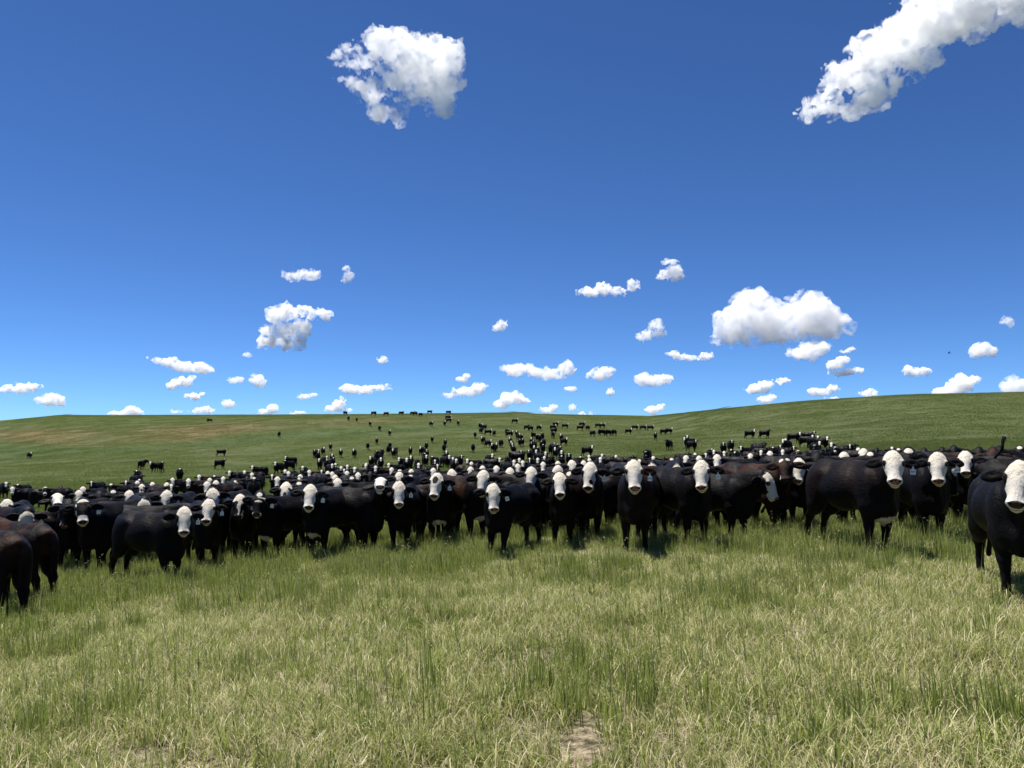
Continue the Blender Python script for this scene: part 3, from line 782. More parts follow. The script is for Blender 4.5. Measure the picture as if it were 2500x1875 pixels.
# dense part of the herd: column, row of the forehead, face, heading
MID = [
 (15,1183,'eyes',10),(30,1198,'white',-60),(43,1188,'star',-30),(110,1199,'mask',-50),(148,1195,'plain',60),(202,1200,'white',-35),(223,1182,'narrow',-30),(192,1213,'white',-60),
 (271,1190,'star',-45),(307,1182,'narrow',-40),(335,1184,'white',-30),(340,1176,'star',20),(333,1156,'star',-10),(345,1163,'plain',30),(346,1193,'spots',-20),(372,1186,'white',30),
 (315,1215,'white',-40),(276,1213,'star',-70),(242,1218,'plain',-60),(421,1176,'white',-35),(407,1188,'white',20),(418,1190,'narrow',30),(460,1180,'white',-50),(486,1168,'white',-50),
 (512,1176,'white',40),(523,1168,'star',-20),(527,1186,'white',-30),(545,1173,'white',15),(560,1157,'white',-60),(580,1161,'plain',-40),(505,1193,'white',-50),(574,1183,'bands',10),
 (597,1157,'white',-60),(615,1163,'white',-20),(620,1175,'star',0),(603,1172,'plain',30),(664,1168,'narrow',-50),(677,1177,'white',-60),(696,1154,'white',-30),(704,1160,'white',-35),
 (715,1168,'plain',20),(733,1169,'white',-20),(730,1178,'bands',0),(730,1193,'star',-30),(755,1157,'white',-55),(785,1156,'narrow',-40),(800,1159,'white',30),(811,1161,'white',25),
 (818,1173,'white',-30),(824,1187,'white',-60),(840,1152,'narrow',20),(847,1159,'white',0),(859,1176,'star',10),(874,1167,'white',-20),(890,1165,'plain',40),(917,1146,'white',-60),
 (895,1150,'plain',20),(904,1165,'plain',-30),(956,1153,'white',-60),(976,1160,'blaze',-40),(1004,1155,'white',35),(1022,1137,'white',0),(1040,1148,'plain',40),(1058,1155,'white',-40),
 (1068,1140,'narrow',20),(1097,1118,'white',30),(1106,1122,'spots',0),(1114,1126,'spots',10),(1127,1118,'narrow',30),(1141,1127,'white',-50),(1151,1137,'white',-60),(1149,1154,'spots',0),
 (1178,1148,'white',20),(1150,1150,'plain',-40),(1165,1138,'plain',50),(1202,1115,'white',20),(1220,1122,'white',60),(1237,1120,'plain',-10),(1212,1150,'white',10),(1245,1158,'white',50),
 (1255,1130,'white',30),(1268,1125,'white',0),(1276,1133,'white',-15),(1264,1143,'white',5),(1293,1125,'narrow',-50),(1313,1125,'white',-10),(1326,1139,'white',20),(1329,1120,'white',0),
 (1346,1118,'plain',0),(1371,1118,'star',0),(1389,1112,'narrow',0),(1362,1136,'white',0),(1405,1136,'plain',30),(1417,1120,'star',20),(1438,1118,'white',-30),(1439,1127,'white',0),
 (1425,1137,'white',-35),(1407,1135,'star',20),(1446,1093,'white',50),(1466,1123,'white',10),(1470,1114,'white',30),(1504,1117,'white',50),(1520,1128,'plain',-60),(1545,1118,'plain',60),
 (1561,1134,'narrow',50),(1570,1122,'plain',40),(1595,1121,'white',30),(1620,1123,'plain',-20),(1640,1128,'star',30),(1675,1125,'white',-45),(1680,1110,'plain',40),(1697,1112,'white',40),
 (1707,1124,'white',20),(1723,1112,'blaze',45),(1730,1122,'plain',60),(1738,1101,'star',10),(1743,1105,'white',-20),(1768,1108,'white',5),(1751,1130,'white',-50),(1785,1103,'star',-20),
 (1794,1109,'star',0),(1809,1095,'blaze',-40),(1832,1117,'white',60),(1840,1104,'plain',30),(1858,1105,'white',50),(1866,1090,'plain',40),(1877,1095,'plain',60),(1880,1116,'white',-50),
 (1887,1097,'star',0),(1905,1092,'narrow',30),(1911,1105,'white',0),(1938,1094,'narrow',50),(1949,1107,'mask',10),(1918,1079,'white',-10),(1966,1118,'plain',60),(1995,1124,'plain',-70),
 (2061,1121,'white',10),(2075,1090,'narrow',50),(2086,1088,'plain',40),(2096,1102,'white',30),(2109,1119,'white',-60),(2125,1122,'star',40),(2140,1102,'plain',70),(2178,1103,'narrow',-40),
 (2194,1105,'star',30),(2257,1106,'plain',20),(2300,1103,'plain',70),(2330,1106,'plain',-80),(2390,1108,'plain',80),(2440,1109,'plain',-70),(2490,1105,'star',60),(2425,1118,'plain',30),
]
for t in MID:
    Yd_ = None
    herd_cow(t[0], t[1], t[2], t[3], zone='mid')

# scattered cattle up the slope: column, row of the face, face, heading, (head carriage)
FARL = [
 (76,1108,'white',20),(359,1127,'plain',160),(367,1134,'white',-70),(396,1133,'star',25),(439,1151,'star',0),(552,1100,'narrow',85),(548,1126,'star',50),(683,1058,'plain',10),(512,1026,'narrow',-75,'graze'),
 (616,1143,'white',-65),(672,1135,'white',-30),(697,1121,'white',-65),(696,1130,'star',-40),(739,1144,'spots',-10),(768,1103,'narrow',0),(778,1102,'white',20),(791,1097,'white',10),(777,1109,'star',0),
 (807,1087,'narrow',0),(832,1101,'white',0),(863,1102,'white',-10),(779,1126,'white',-5),(798,1119,'white',20),(798,1128,'star',0),(811,1114,'white',0),(814,1123,'star',10),(811,1138,'white',0),(819,1136,'white',30),
 (833,1145,'spots',0),(848,1141,'white',10),(866,1147,'white',0),(893,1140,'white',-30),
 (843,1008,'white',-40,'graze'),(912,1008,'plain',60,'graze'),(949,1007,'white',80),(986,1006,'narrow',85),(1013,1006,'plain',70),(1019,1007,'white',60),(1031,1010,'white',40),(1055,1003,'white',80),(1101,1004,'white',88),
 (1101,1017,'white',85),(1102,1023,'white',60),(1087,1031,'white',10),(1120,1030,'white',10),(1056,1032,'white',30),(852,1019,'star',10),(871,1022,'narrow',0),(905,1032,'white',10),(928,1043,'star',10),(953,1054,'white',10),
 (920,1073,'narrow',0),(898,1085,'star',0),(952,1085,'star',0),(946,1094,'plain',-20),(959,1101,'white',-20),(968,1097,'plain',20),(933,1101,'star',0),(919,1106,'star',-30),(904,1121,'white',-20),(916,1112,'plain',-30),
 (930,1124,'white',0),(894,1137,'white',-40),(1002,1097,'narrow',0),(1003,1119,'white',0),(1019,1126,'plain',0),(974,1125,'white',-50),(993,1126,'white',0),(949,1138,'white',-50),
 (1026,1096,'white',-20),(1041,1085,'star',0),(1042,1103,'narrow',0),(1037,1112,'star',0),(1041,1117,'white',10),(1055,1121,'star',-20),(1062,1128,'blaze',0),(1055,1069,'narrow',0),(1087,1077,'narrow',0),(1084,1090,'plain',0),
 (1090,1107,'white',0),(1084,1115,'plain',-10),(1155,1089,'plain',0),(1160,1059,'star',0),
 (1264,1025,'white',75),(1170,1038,'plain',-20),(1178,1038,'white',10),(1187,1040,'plain',30),(1177,1048,'plain',20),(1200,1051,'white',70),(1208,1054,'star',10),(1176,1071,'white',-20),(1199,1078,'white',40),(1201,1088,'white',-20),
 (1212,1086,'white',10),(1223,1081,'narrow',10,'graze'),(1241,1050,'narrow',20),(1252,1055,'white',60),(1261,1056,'white',0),(1269,1062,'white',20),(1275,1064,'narrow',20),(1244,1072,'white',-10),(1248,1082,'white',-10),(1251,1087,'white',0),
 (1252,1094,'star',-10),(1269,1077,'star',0),(1276,1075,'narrow',0),(1292,1041,'plain',50),(1301,1043,'narrow',40),(1321,1041,'white',40),(1363,1033,'white',60),(1357,1040,'white',60),(1387,1037,'white',70),(1359,1048,'plain',50),
 (1350,1060,'white',-10,'graze'),(1369,1064,'white',-10),(1384,1073,'white',40),(1298,1059,'plain',-30),(1310,1065,'star',-20),(1318,1066,'star',0),(1326,1062,'plain',10),(1322,1061,'star',-10),(1297,1073,'white',0),(1302,1079,'narrow',0),
 (1297,1084,'narrow',0),(1308,1083,'plain',20),(1322,1082,'star',0),(1330,1077,'plain',20),(1326,1090,'star',0),(1304,1094,'white',0),(1313,1097,'star',0),(1291,1105,'narrow',-10),(1309,1105,'white',0),(1332,1110,'white',40),(1320,1108,'plain',-20),
 (1272,1105,'narrow',60),(1280,1108,'plain',60),(1353,1086,'narrow',20),(1362,1089,'star',30),(1342,1092,'plain',-20),(1368,1096,'star',10),(1355,1099,'white',0),(1371,1107,'white',0),
 (1428,1033,'white',70),(1424,1041,'plain',70),(1439,1041,'narrow',30),(1468,1036,'white',75),(1477,1036,'white',60),(1447,1056,'white',35,'graze'),(1469,1054,'plain',-50,'graze'),(1485,1055,'plain',-40,'graze'),(1499,1054,'plain',-30,'graze'),
 (1542,1049,'white',60),(1558,1040,'white',82),(1578,1040,'white',86),(1596,1040,'white',86),(1600,1060,'narrow',0),(1641,1047,'white',70),(1629,1048,'plain',60),(1577,1103,'mask',-10,'low'),(1628,1079,'plain',-20),
 (1678,1069,'white',0),(1671,1075,'white',-60),(1699,1080,'narrow',40),(1766,1088,'narrow',0),(1787,1081,'narrow',10),
 (1842,1053,'white',60),(1878,1053,'plain',60),(1953,1060,'white',65),(1988,1058,'narrow',75),(1984,1068,'white',60),(1997,1071,'white',40),(2020,1072,'white',50),(2001,1082,'white',30),(1989,1092,'specks',-5),(2030,1087,'white',-10),
 (2039,1097,'mask',20),(2016,1100,'plain',50),(1912,1081,'white',-25),(1866,1086,'plain',50),
]
for t in FARL:
    herd_cow(t[0], t[1], t[2], t[3], head=t[4] if len(t) > 4 else 'level', zone='far')
print('HERD', len(HERD))
# ------------------------------------------------------------------ grass: blades in patches, scattered by geometry nodes
def blade_material():
    mt = bpy.data.materials.new('grass_blades'); N = Nodes(mt)
    c = N.attr('tint').outputs['Fac']; d = N.attr('straw').outputs['Fac']
    pos = N.new('ShaderNodeNewGeometry').outputs['Position']
    a = N.noise(pos, .45, 3, .6); b = N.noise(pos, .06, 3, .5)
    g = N.mix(c, (0.050, 0.080, 0.016), (0.43, 0.475, 0.13))
    g = N.mix(N.step(a, .42, .66, 0, .4), g, (0.33, 0.34, 0.13))
    g = N.mix(N.step(b, .45, .62, 0, .35), g, (0.11, 0.17, 0.05))
    g = N.mix(N.m('MULTIPLY', N.attr('dryp', 'INSTANCER').outputs['Fac'], .85), g, N.mix(c, (0.13, 0.095, 0.045), (0.30, 0.215, 0.12)))
    g = N.mix(N.m('MULTIPLY', N.attr('darkp', 'INSTANCER').outputs['Fac'], .7), g, N.mix(c, (0.028, 0.055, 0.014), (0.11, 0.155, 0.05)))
    s = N.mix(c, (0.18, 0.135, 0.08), (0.74, 0.68, 0.41))
    col = N.mix(d, g, s)
    df = N.new('ShaderNodeBsdfPrincipled'); N.put(df.inputs['Base Color'], col); N.put(df.inputs['Roughness'], .55); N.put(df.inputs['Specular IOR Level'], .25)
    tr = N.new('ShaderNodeBsdfTranslucent'); N.put(tr.inputs['Color'], N.mix(.5, col, (0.26, 0.34, 0.06), 'MIX'))
    mx = N.new('ShaderNodeMixShader'); N.put(mx.inputs[0], .38)
    N.t.links.new(df.outputs[0], mx.inputs[1]); N.t.links.new(tr.outputs[0], mx.inputs[2]); N.t.links.new(mx.outputs[0], N.out.inputs['Surface'])
    return mt
m_blade = blade_material()
def blades(n, size, h, w, lean, straw, curl=.5, flat=0.0, clump=None, seg=3, heads=0.0, shape='square'):
    """n blades on a size x size patch; h, w = (min, max); lean = how far they bend; straw = share of dry ones"""
    if clump:
        k = rng.integers(0, clump[0], n); cc = rng.uniform(-size / 2, size / 2, (clump[0], 2))
        xy = cc[k] + rng.normal(0, clump[1], (n, 2))
        cdir = rng.uniform(0, 2 * math.pi, clump[0])
        base_dir = rng.uniform(0, 2 * math.pi, n)
        chf = rng.uniform(.55, 1.15, clump[0])[k]
    else:
        xy = rng.uniform(-size / 2, size / 2, (n, 2)); base_dir = rng.uniform(0, 2 * math.pi, n); chf = 1
    H = rng.uniform(h[0], h[1], n) * rng.uniform(.7, 1.1, n) * chf
    W = rng.uniform(w[0], w[1], n)
    st = (rng.random(n) < straw).astype(float)
    L = rng.uniform(lean[0], lean[1], n)
    isflat = rng.random(n) < flat
    L = np.where(isflat, rng.uniform(1.1, 1.5, n), L)
    rise0 = np.where(isflat, rng.uniform(.0, .04, n), 0.0)
    side = base_dir + math.pi / 2 + rng.uniform(-.5, .5, n)
    cur = rng.uniform(.4, 1.0, n) * curl
    Vs = []; tl = []
    pos = np.stack([xy[:, 0], xy[:, 1], rise0], 1)
    ang = L * .35
    for s in range(seg + 1):
        wd = W * (1 - (s / seg) ** 1.6) * .5
        sd_ = np.stack([np.cos(side), np.sin(side), np.zeros(n)], 1) * wd[:, None]
        if s < seg: Vs += [pos - sd_, pos + sd_]
        else: Vs += [pos]
        st_len = H / seg
        pos = pos + np.stack([np.cos(base_dir) * np.sin(ang), np.sin(base_dir) * np.sin(ang), np.cos(ang)], 1) * st_len[:, None]
        ang = np.minimum(ang + L * cur / seg * 1.6, 1.65)
    nv = 2 * seg + 1
    Vt = np.stack(Vs, 1).reshape(-1, 3)                      # n, nv, 3
    b0 = np.arange(n)[:, None] * nv
    tris = []
    for s in range(seg):
        a = 2 * s
        if s < seg - 1: tris += [(a, a + 1, a + 3), (a, a + 3, a + 2)]
        else: tris += [(a, a + 1, a + 2)]
    Ft = (b0[:, None, :] + np.array(tris)[None]).reshape(-1, 3)
    tint = np.repeat(np.clip(rng.normal(.5, .30, n), 0, 1), nv); stw = np.repeat(st, nv)
    return Vt, Ft, tint, stw
def seed_heads(n, size, h):
    Vt, Ft, t, s = blades(n, size, h, (.003, .004), (.05, .9), .55, curl=1.0, seg=5)
    # spikelets hanging near the tips
    tips = Vt.reshape(n, 11, 3)
    m = n * 5
    k = rng.integers(0, n, m); f = rng.random(m)[:, None]
    p = tips[k, 8] * (1 - f) + tips[k, 10] * f
    L = rng.uniform(.02, .04, m)[:, None]; dr = rng.normal(0, .5, (m, 3)); dr[:, 2] = -np.abs(dr[:, 2]) - .2; dr /= np.linalg.norm(dr, axis=1)[:, None]
    sdv = np.cross(dr, rng.normal(0, 1, (m, 3))); sdv /= np.linalg.norm(sdv, axis=1)[:, None]
    A = p; B = p + dr * L * .5 + sdv * .004; C = p + dr * L; D = p + dr * L * .5 - sdv * .004
    V2 = np.stack([A, B, C, D], 1).reshape(-1, 3); F2 = (np.arange(m)[:, None, None] * 4 + np.array([[0, 1, 2], [0, 2, 3]])[None]).reshape(-1, 3) + len(Vt)
    return np.vstack([Vt, V2]), np.vstack([Ft, F2]), np.concatenate([t, np.full(m * 4, .4)]), np.concatenate([s, np.full(m * 4, .6)])
def join(*parts):
    V, F, t, s = [], [], [], []; b = 0
    for p in parts:
        V.append(p[0]); F.append(p[1] + b); t.append(p[2]); s.append(p[3]); b += len(p[0])
    return np.vstack(V), np.vstack(F), np.concatenate(t), np.concatenate(s)
def source(parts, coll, i):
    V, F, t, s = join(*parts)
    me = mesh_from('blades', V, F, [m_blade], smooth=False)
    if i in range(11, 17): t = t * .55
    vattr(me, 'tint', t); vattr(me, 'straw', s)
    o = bpy.data.objects.new('%02d_grass_patch' % i, me); coll.objects.link(o)

def scatter(name, label, pts, scl, coll, kinds):
    """one stuff object: every point carries a patch of grass, turned to the slope"""
    n = len(pts)
    P = np.stack([pts[:, 0], pts[:, 1], ground_z(pts[:, 0], pts[:, 1])], 1)
    e = .5
    gx = (ground_z(pts[:, 0] + e, pts[:, 1]) - ground_z(pts[:, 0] - e, pts[:, 1])) / (2 * e)
    gy = (ground_z(pts[:, 0], pts[:, 1] + e) - ground_z(pts[:, 0], pts[:, 1] - e)) / (2 * e)
    rot = np.zeros((n, 3))
    for i in range(n):
        nrm = Vector((-gx[i], -gy[i], 1)).normalized()
        q = nrm.to_track_quat('Z', 'Y') @ Quaternion((0, 0, 1), random.uniform(0, 2 * math.pi))
        rot[i] = q.to_euler()
    me = bpy.data.meshes.new(name); me.vertices.add(n); me.vertices.foreach_set('co', P.astype(np.float32).ravel())
    vattr(me, 'rot', rot); vattr(me, 'scl', scl)
    dp, kp = land_tints(P[:, 0], P[:, 1], P[:, 2]); vattr(me, 'dryp', dp); vattr(me, 'darkp', kp)
    a = me.attributes.new('kind_of', 'INT', 'POINT'); a.data.foreach_set('value', np.asarray(kinds, dtype=np.int32))
    o = obj(name, me); tag(o, kind='stuff', label=label)
    ng = bpy.data.node_groups.new(name, 'GeometryNodeTree')
    ng.interface.new_socket('Geometry', in_out='INPUT', socket_type='NodeSocketGeometry'); ng.interface.new_socket('Geometry', in_out='OUTPUT', socket_type='NodeSocketGeometry')
    nn, ll = ng.nodes, ng.links
    gi = nn.new('NodeGroupInput'); go = nn.new('NodeGroupOutput')
    iop = nn.new('GeometryNodeInstanceOnPoints'); ci = nn.new('GeometryNodeCollectionInfo')
    ci.inputs['Collection'].default_value = coll; ci.inputs['Separate Children'].default_value = True; ci.inputs['Reset Children'].default_value = True
    iop.inputs['Pick Instance'].default_value = True
    def na(nm, ty):
        q = nn.new('GeometryNodeInputNamedAttribute'); q.data_type = ty; q.inputs['Name'].default_value = nm
        return [s for s in q.outputs if s.enabled and s.name == 'Attribute'][0]
    ll.new(gi.outputs[0], iop.inputs['Points']); ll.new(ci.outputs[0], iop.inputs['Instance'])
    ll.new(na('kind_of', 'INT'), iop.inputs['Instance Index']); ll.new(na('rot', 'FLOAT_VECTOR'), iop.inputs['Rotation']); ll.new(na('scl', 'FLOAT'), iop.inputs['Scale'])
    ll.new(iop.outputs[0], go.inputs[0])
    md = o.modifiers.new('scatter', 'NODES'); md.node_group = ng
    return o
def ring(r0, r1, step, u=0.82, jit=.5):
    xs = np.arange(-r1 * u - step, r1 * u + step, step); ys = np.arange(0 if r0 > 20 else -1, r1 + step, step)
    X, Y = np.meshgrid(xs, ys); P = np.stack([X.ravel(), Y.ravel()], 1) + rng.uniform(-jit, jit, (X.size, 2)) * step
    r = np.linalg.norm(P, axis=1)
    return P[(r >= r0) & (r < r1) & (np.abs(P[:, 0]) < np.maximum(P[:, 1], 0) * u + step * 2 + 1.0) & (P[:, 1] > -.5)]

sw = bpy.data.collections.new('sward_patches')
k = 0
for _ in range(4):                                           # 0-3 trampled thatch with short growth
    source([blades(1250, 1.0, (.06, .20), (.003, .007), (.5, 1.3), .70, curl=1.0, flat=.6), blades(950, 1.0, (.08, .20), (.005, .010), (.1, .9), .08, curl=.9, clump=(60, .035))], sw, k); k += 1
for _ in range(4):                                           # 4-7 upright green tillers
    source([blades(650, 1.0, (.18, .40), (.006, .011), (.05, .55), .04, clump=(26, .04), seg=4), seed_heads(10, 1.0, (.35, .5))], sw, k); k += 1
for _ in range(3):                                           # 8-10 standing meadow
    source([blades(1500, 1.4, (.20, .40), (.006, .012), (.05, .7), .12, clump=(60, .09), seg=3), seed_heads(16, 1.4, (.3, .5))], sw, k); k += 1
for _ in range(3):                                           # 11-13 middle distance
    source([blades(1500, 4.0, (.14, .28), (.012, .022), (.05, .6), .10, seg=2, clump=(120, .2))], sw, k); k += 1
for _ in range(3):                                           # 14-16 far slope
    source([blades(1600, 11.0, (.12, .24), (.03, .05), (.05, .5), .05, seg=2, clump=(220, .5))], sw, k); k += 1

for _ in range(3):                                           # 17-19 long upright tussocks
    source([blades(75, 1.0, (.30, .54), (.005, .011), (.03, .45), .08, clump=(20, .03), seg=4), seed_heads(5, .8, (.45, .65))], sw, k); k += 1
def clumpy(P, f=.33, ph=0):
    return np.sin(P[:, 0] * f * 2.1 + ph) * np.sin(P[:, 1] * f * 1.7 + 1 + ph) + .6 * np.sin(P[:, 0] * f * 5.3 + P[:, 1] * f * 3.1 + ph) + rng.normal(0, .45, len(P))
pts, scl, kd = [], [], []
def addp(P, s, kinds):
    pts.append(P); scl.append(rng.uniform(s[0], s[1], len(P))); kd.append(rng.integers(kinds[0], kinds[1] + 1, len(P)))
P = ring(1.2, 15, .62); addp(P, (.85, 1.15), (0, 3))
P = ring(1.5, 15, .75); r_ = np.linalg.norm(P, axis=1)
keep = clumpy(P, .8) + (r_ - 9) * .14 > .15
addp(P[keep], (.6, 1.05), (4, 7))
P = ring(8.2, 34, 1.0); r_ = np.linalg.norm(P, axis=1)
keep = clumpy(P, .5) + (r_ - 11.5) * .8 > 0
addp(P[keep], (.65, 1.05), (8, 10))
P = ring(2.2, 12, 1.05); keep = clumpy(P, 1.3, 2) > .15; addp(P[keep], (.6, 1.05), (17, 19))
P = ring(26, 95, 2.6); addp(P, (.8, 1.05), (11, 13))
P = ring(80, 470, 7.0, u=.8); addp(P, (.8, 1.1), (14, 16))
pts = np.vstack(pts); scl = np.concatenate(scl); kd = np.concatenate(kd)
scatter('pasture_grass', 'green and straw coloured grass covering the whole pasture', pts, scl, sw, kd)
print('GRASS', len(pts))
# ------------------------------------------------------------------ clouds: lumpy closed bodies filled with scattering droplets
def vnoise(shape, cell, gen):
    n = [max(2, int(math.ceil(s / cell)) + 2) for s in shape]
    L = gen.random(n).astype(np.float32)
    out = L
    for ax in range(3):
        x = np.arange(shape[ax]) / cell; i = x.astype(int); f = (x - i).astype(np.float32); f = f * f * (3 - 2 * f)
        sh = [1, 1, 1]; sh[ax] = -1; f = f.reshape(sh)
        out = np.take(out, i, ax) * (1 - f) + np.take(out, i + 1, ax) * f
    return out
CLOUD_MATS = {}
def cloud_mat(depth, wisp=0.0):
    k = (round(depth, 7), wisp)
    if k in CLOUD_MATS: return CLOUD_MATS[k]
    mt = bpy.data.materials.new('cloud_droplets'); N = Nodes(mt)
    vs = N.new('ShaderNodeVolumeScatter'); N.put(vs.inputs['Color'], (0.995, 0.997, 1.0)); N.put(vs.inputs['Anisotropy'], .15)
    if wisp:
        co = N.new('ShaderNodeTexCoord').outputs['Object']
        n = N.noise(co, 1.0 / wisp, 5, .62, .6)
        N.put(vs.inputs['Density'], N.m('MULTIPLY', N.step(n, .40, .60, .02, 2.2), depth))
    else: N.put(vs.inputs['Density'], depth)
    N.t.links.new(vs.outputs[0], N.out.inputs['Volume'])
    CLOUD_MATS[k] = mt
    return mt
def cloud(blobs, label, D, rough=.5, thick=.5, res=64, flat=.0, seed=1, holes=0.0, wisp=1.0):
    """blobs: (column, row, half width, half height) as seen from the pasture, at distance D"""
    g = np.random.default_rng(seed)
    s = D / FPX
    B = np.array(blobs, float)
    x0, x1 = (B[:, 0] - B[:, 2]).min(), (B[:, 0] + B[:, 2]).max(); y0, y1 = (B[:, 1] - B[:, 3]).min(), (B[:, 1] + B[:, 3]).max()
    wpx = x1 - x0; cx, cy = (x0 + x1) / 2, (y0 + y1) / 2
    rmax = max(B[:, 2].max(), B[:, 3].max())
    h = wpx / (res * 1.25)
    m = 3 * h + .35 * rmax
    zt = max(min(b[2], b[3] * 1.4) for b in blobs) + m
    nx, ny, nz = int((wpx + 2 * m) / h) + 1, int((2 * zt) / h) + 1, int((y1 - y0 + 2 * m) / h) + 1
    X = (x0 - m + h * np.arange(nx))[:, None, None]; Yv = (-zt + h * np.arange(ny))[None, :, None]; Z = (y1 + m - h * np.arange(nz))[None, None, :]
    # Z runs from the bottom row upwards
    F = np.full((nx, ny, nz), 9.0, np.float32)
    for b in blobs:
        d = np.sqrt(((X - b[0]) / b[2]) ** 2 + ((Z - b[1]) / b[3]) ** 2 + (Yv / min(b[2], b[3] * 1.4)) ** 2) - 1
        d = d * min(b[2], b[3]) / rmax
        hh = np.clip(.5 + .5 * (F - d) / .15, 0, 1); F = F + (d - F) * hh - .15 * hh * (1 - hh)
    avg = np.mean(np.minimum(B[:, 2], B[:, 3])) / h
    nse = 0; amp = 1.0; tot = 0; cell = max(4.0, avg * 1.1)
    while cell >= 1.6:
        nse = nse + amp * vnoise(F.shape, cell, g); tot += amp; amp *= .72; cell /= 2
    nse = nse / tot - .5
    kk = np.mean(np.minimum(B[:, 2], B[:, 3])) / rmax
    F = F + nse * (rough + .1) * 3.2 * kk + .05 * kk + .01
    holes = max(holes, .12)
    if holes:
        big = vnoise(F.shape, max(4, avg * .7), g) * .6 + vnoise(F.shape, max(2, avg * .3), g) * .4
        F = F + np.clip(big - .52, 0, 1) * holes * 5 * kk
    if flat: F = np.maximum(F, (Z - (y1 - flat)) / rmax * 1.0 + nse * .3 * kk)
    F[0] = F[-1] = 1; F[:, 0] = F[:, -1] = 1; F[:, :, 0] = F[:, :, -1] = 1
    V, Q = surface_nets(F.astype(np.float32), (0, 0, 0), 1.0)
    if len(V) < 8: return
    # one smoothing pass keeps the voxel steps out
    c = at(cx, cy, D)
    rt = Vector((c.y, -c.x, 0)).normalized(); fw = Vector((c.x, c.y, 0)).normalized()
    ca_ = D / math.hypot(c.x, c.y); g_ = math.cos(PITCH) + (c.z - CZ) / D * math.sin(PITCH)
    lx = (V[:, 0] * h + x0 - m - cx) * s * ca_ * g_; ly = (V[:, 1] * h - zt) * s; lz = (V[:, 2] * h - (y1 + m - cy)) * s * g_ ** 2
    W = np.stack([lx, ly, lz], 1)
    A = np.zeros_like(W); cn = np.zeros(len(W))
    for a, b in ((0, 1), (1, 2), (2, 3), (3, 0)):
        np.add.at(A, Q[:, a], W[Q[:, b]]); np.add.at(A, Q[:, b], W[Q[:, a]]); np.add.at(cn, Q[:, a], 1); np.add.at(cn, Q[:, b], 1)
    W = .5 * W + .5 * A / cn[:, None]
    size = np.median(np.minimum(B[:, 2], B[:, 3])) * s
    me = mesh_from('cloud', W, Q, [cloud_mat(1.9 * thick / size, wisp * size)])
    o = obj('cloud', me); o.location = c
    o.rotation_euler = (0, 0, math.atan2(rt.y, rt.x))
    tag(o, label, 'cloud', 'fair weather clouds')
    return o
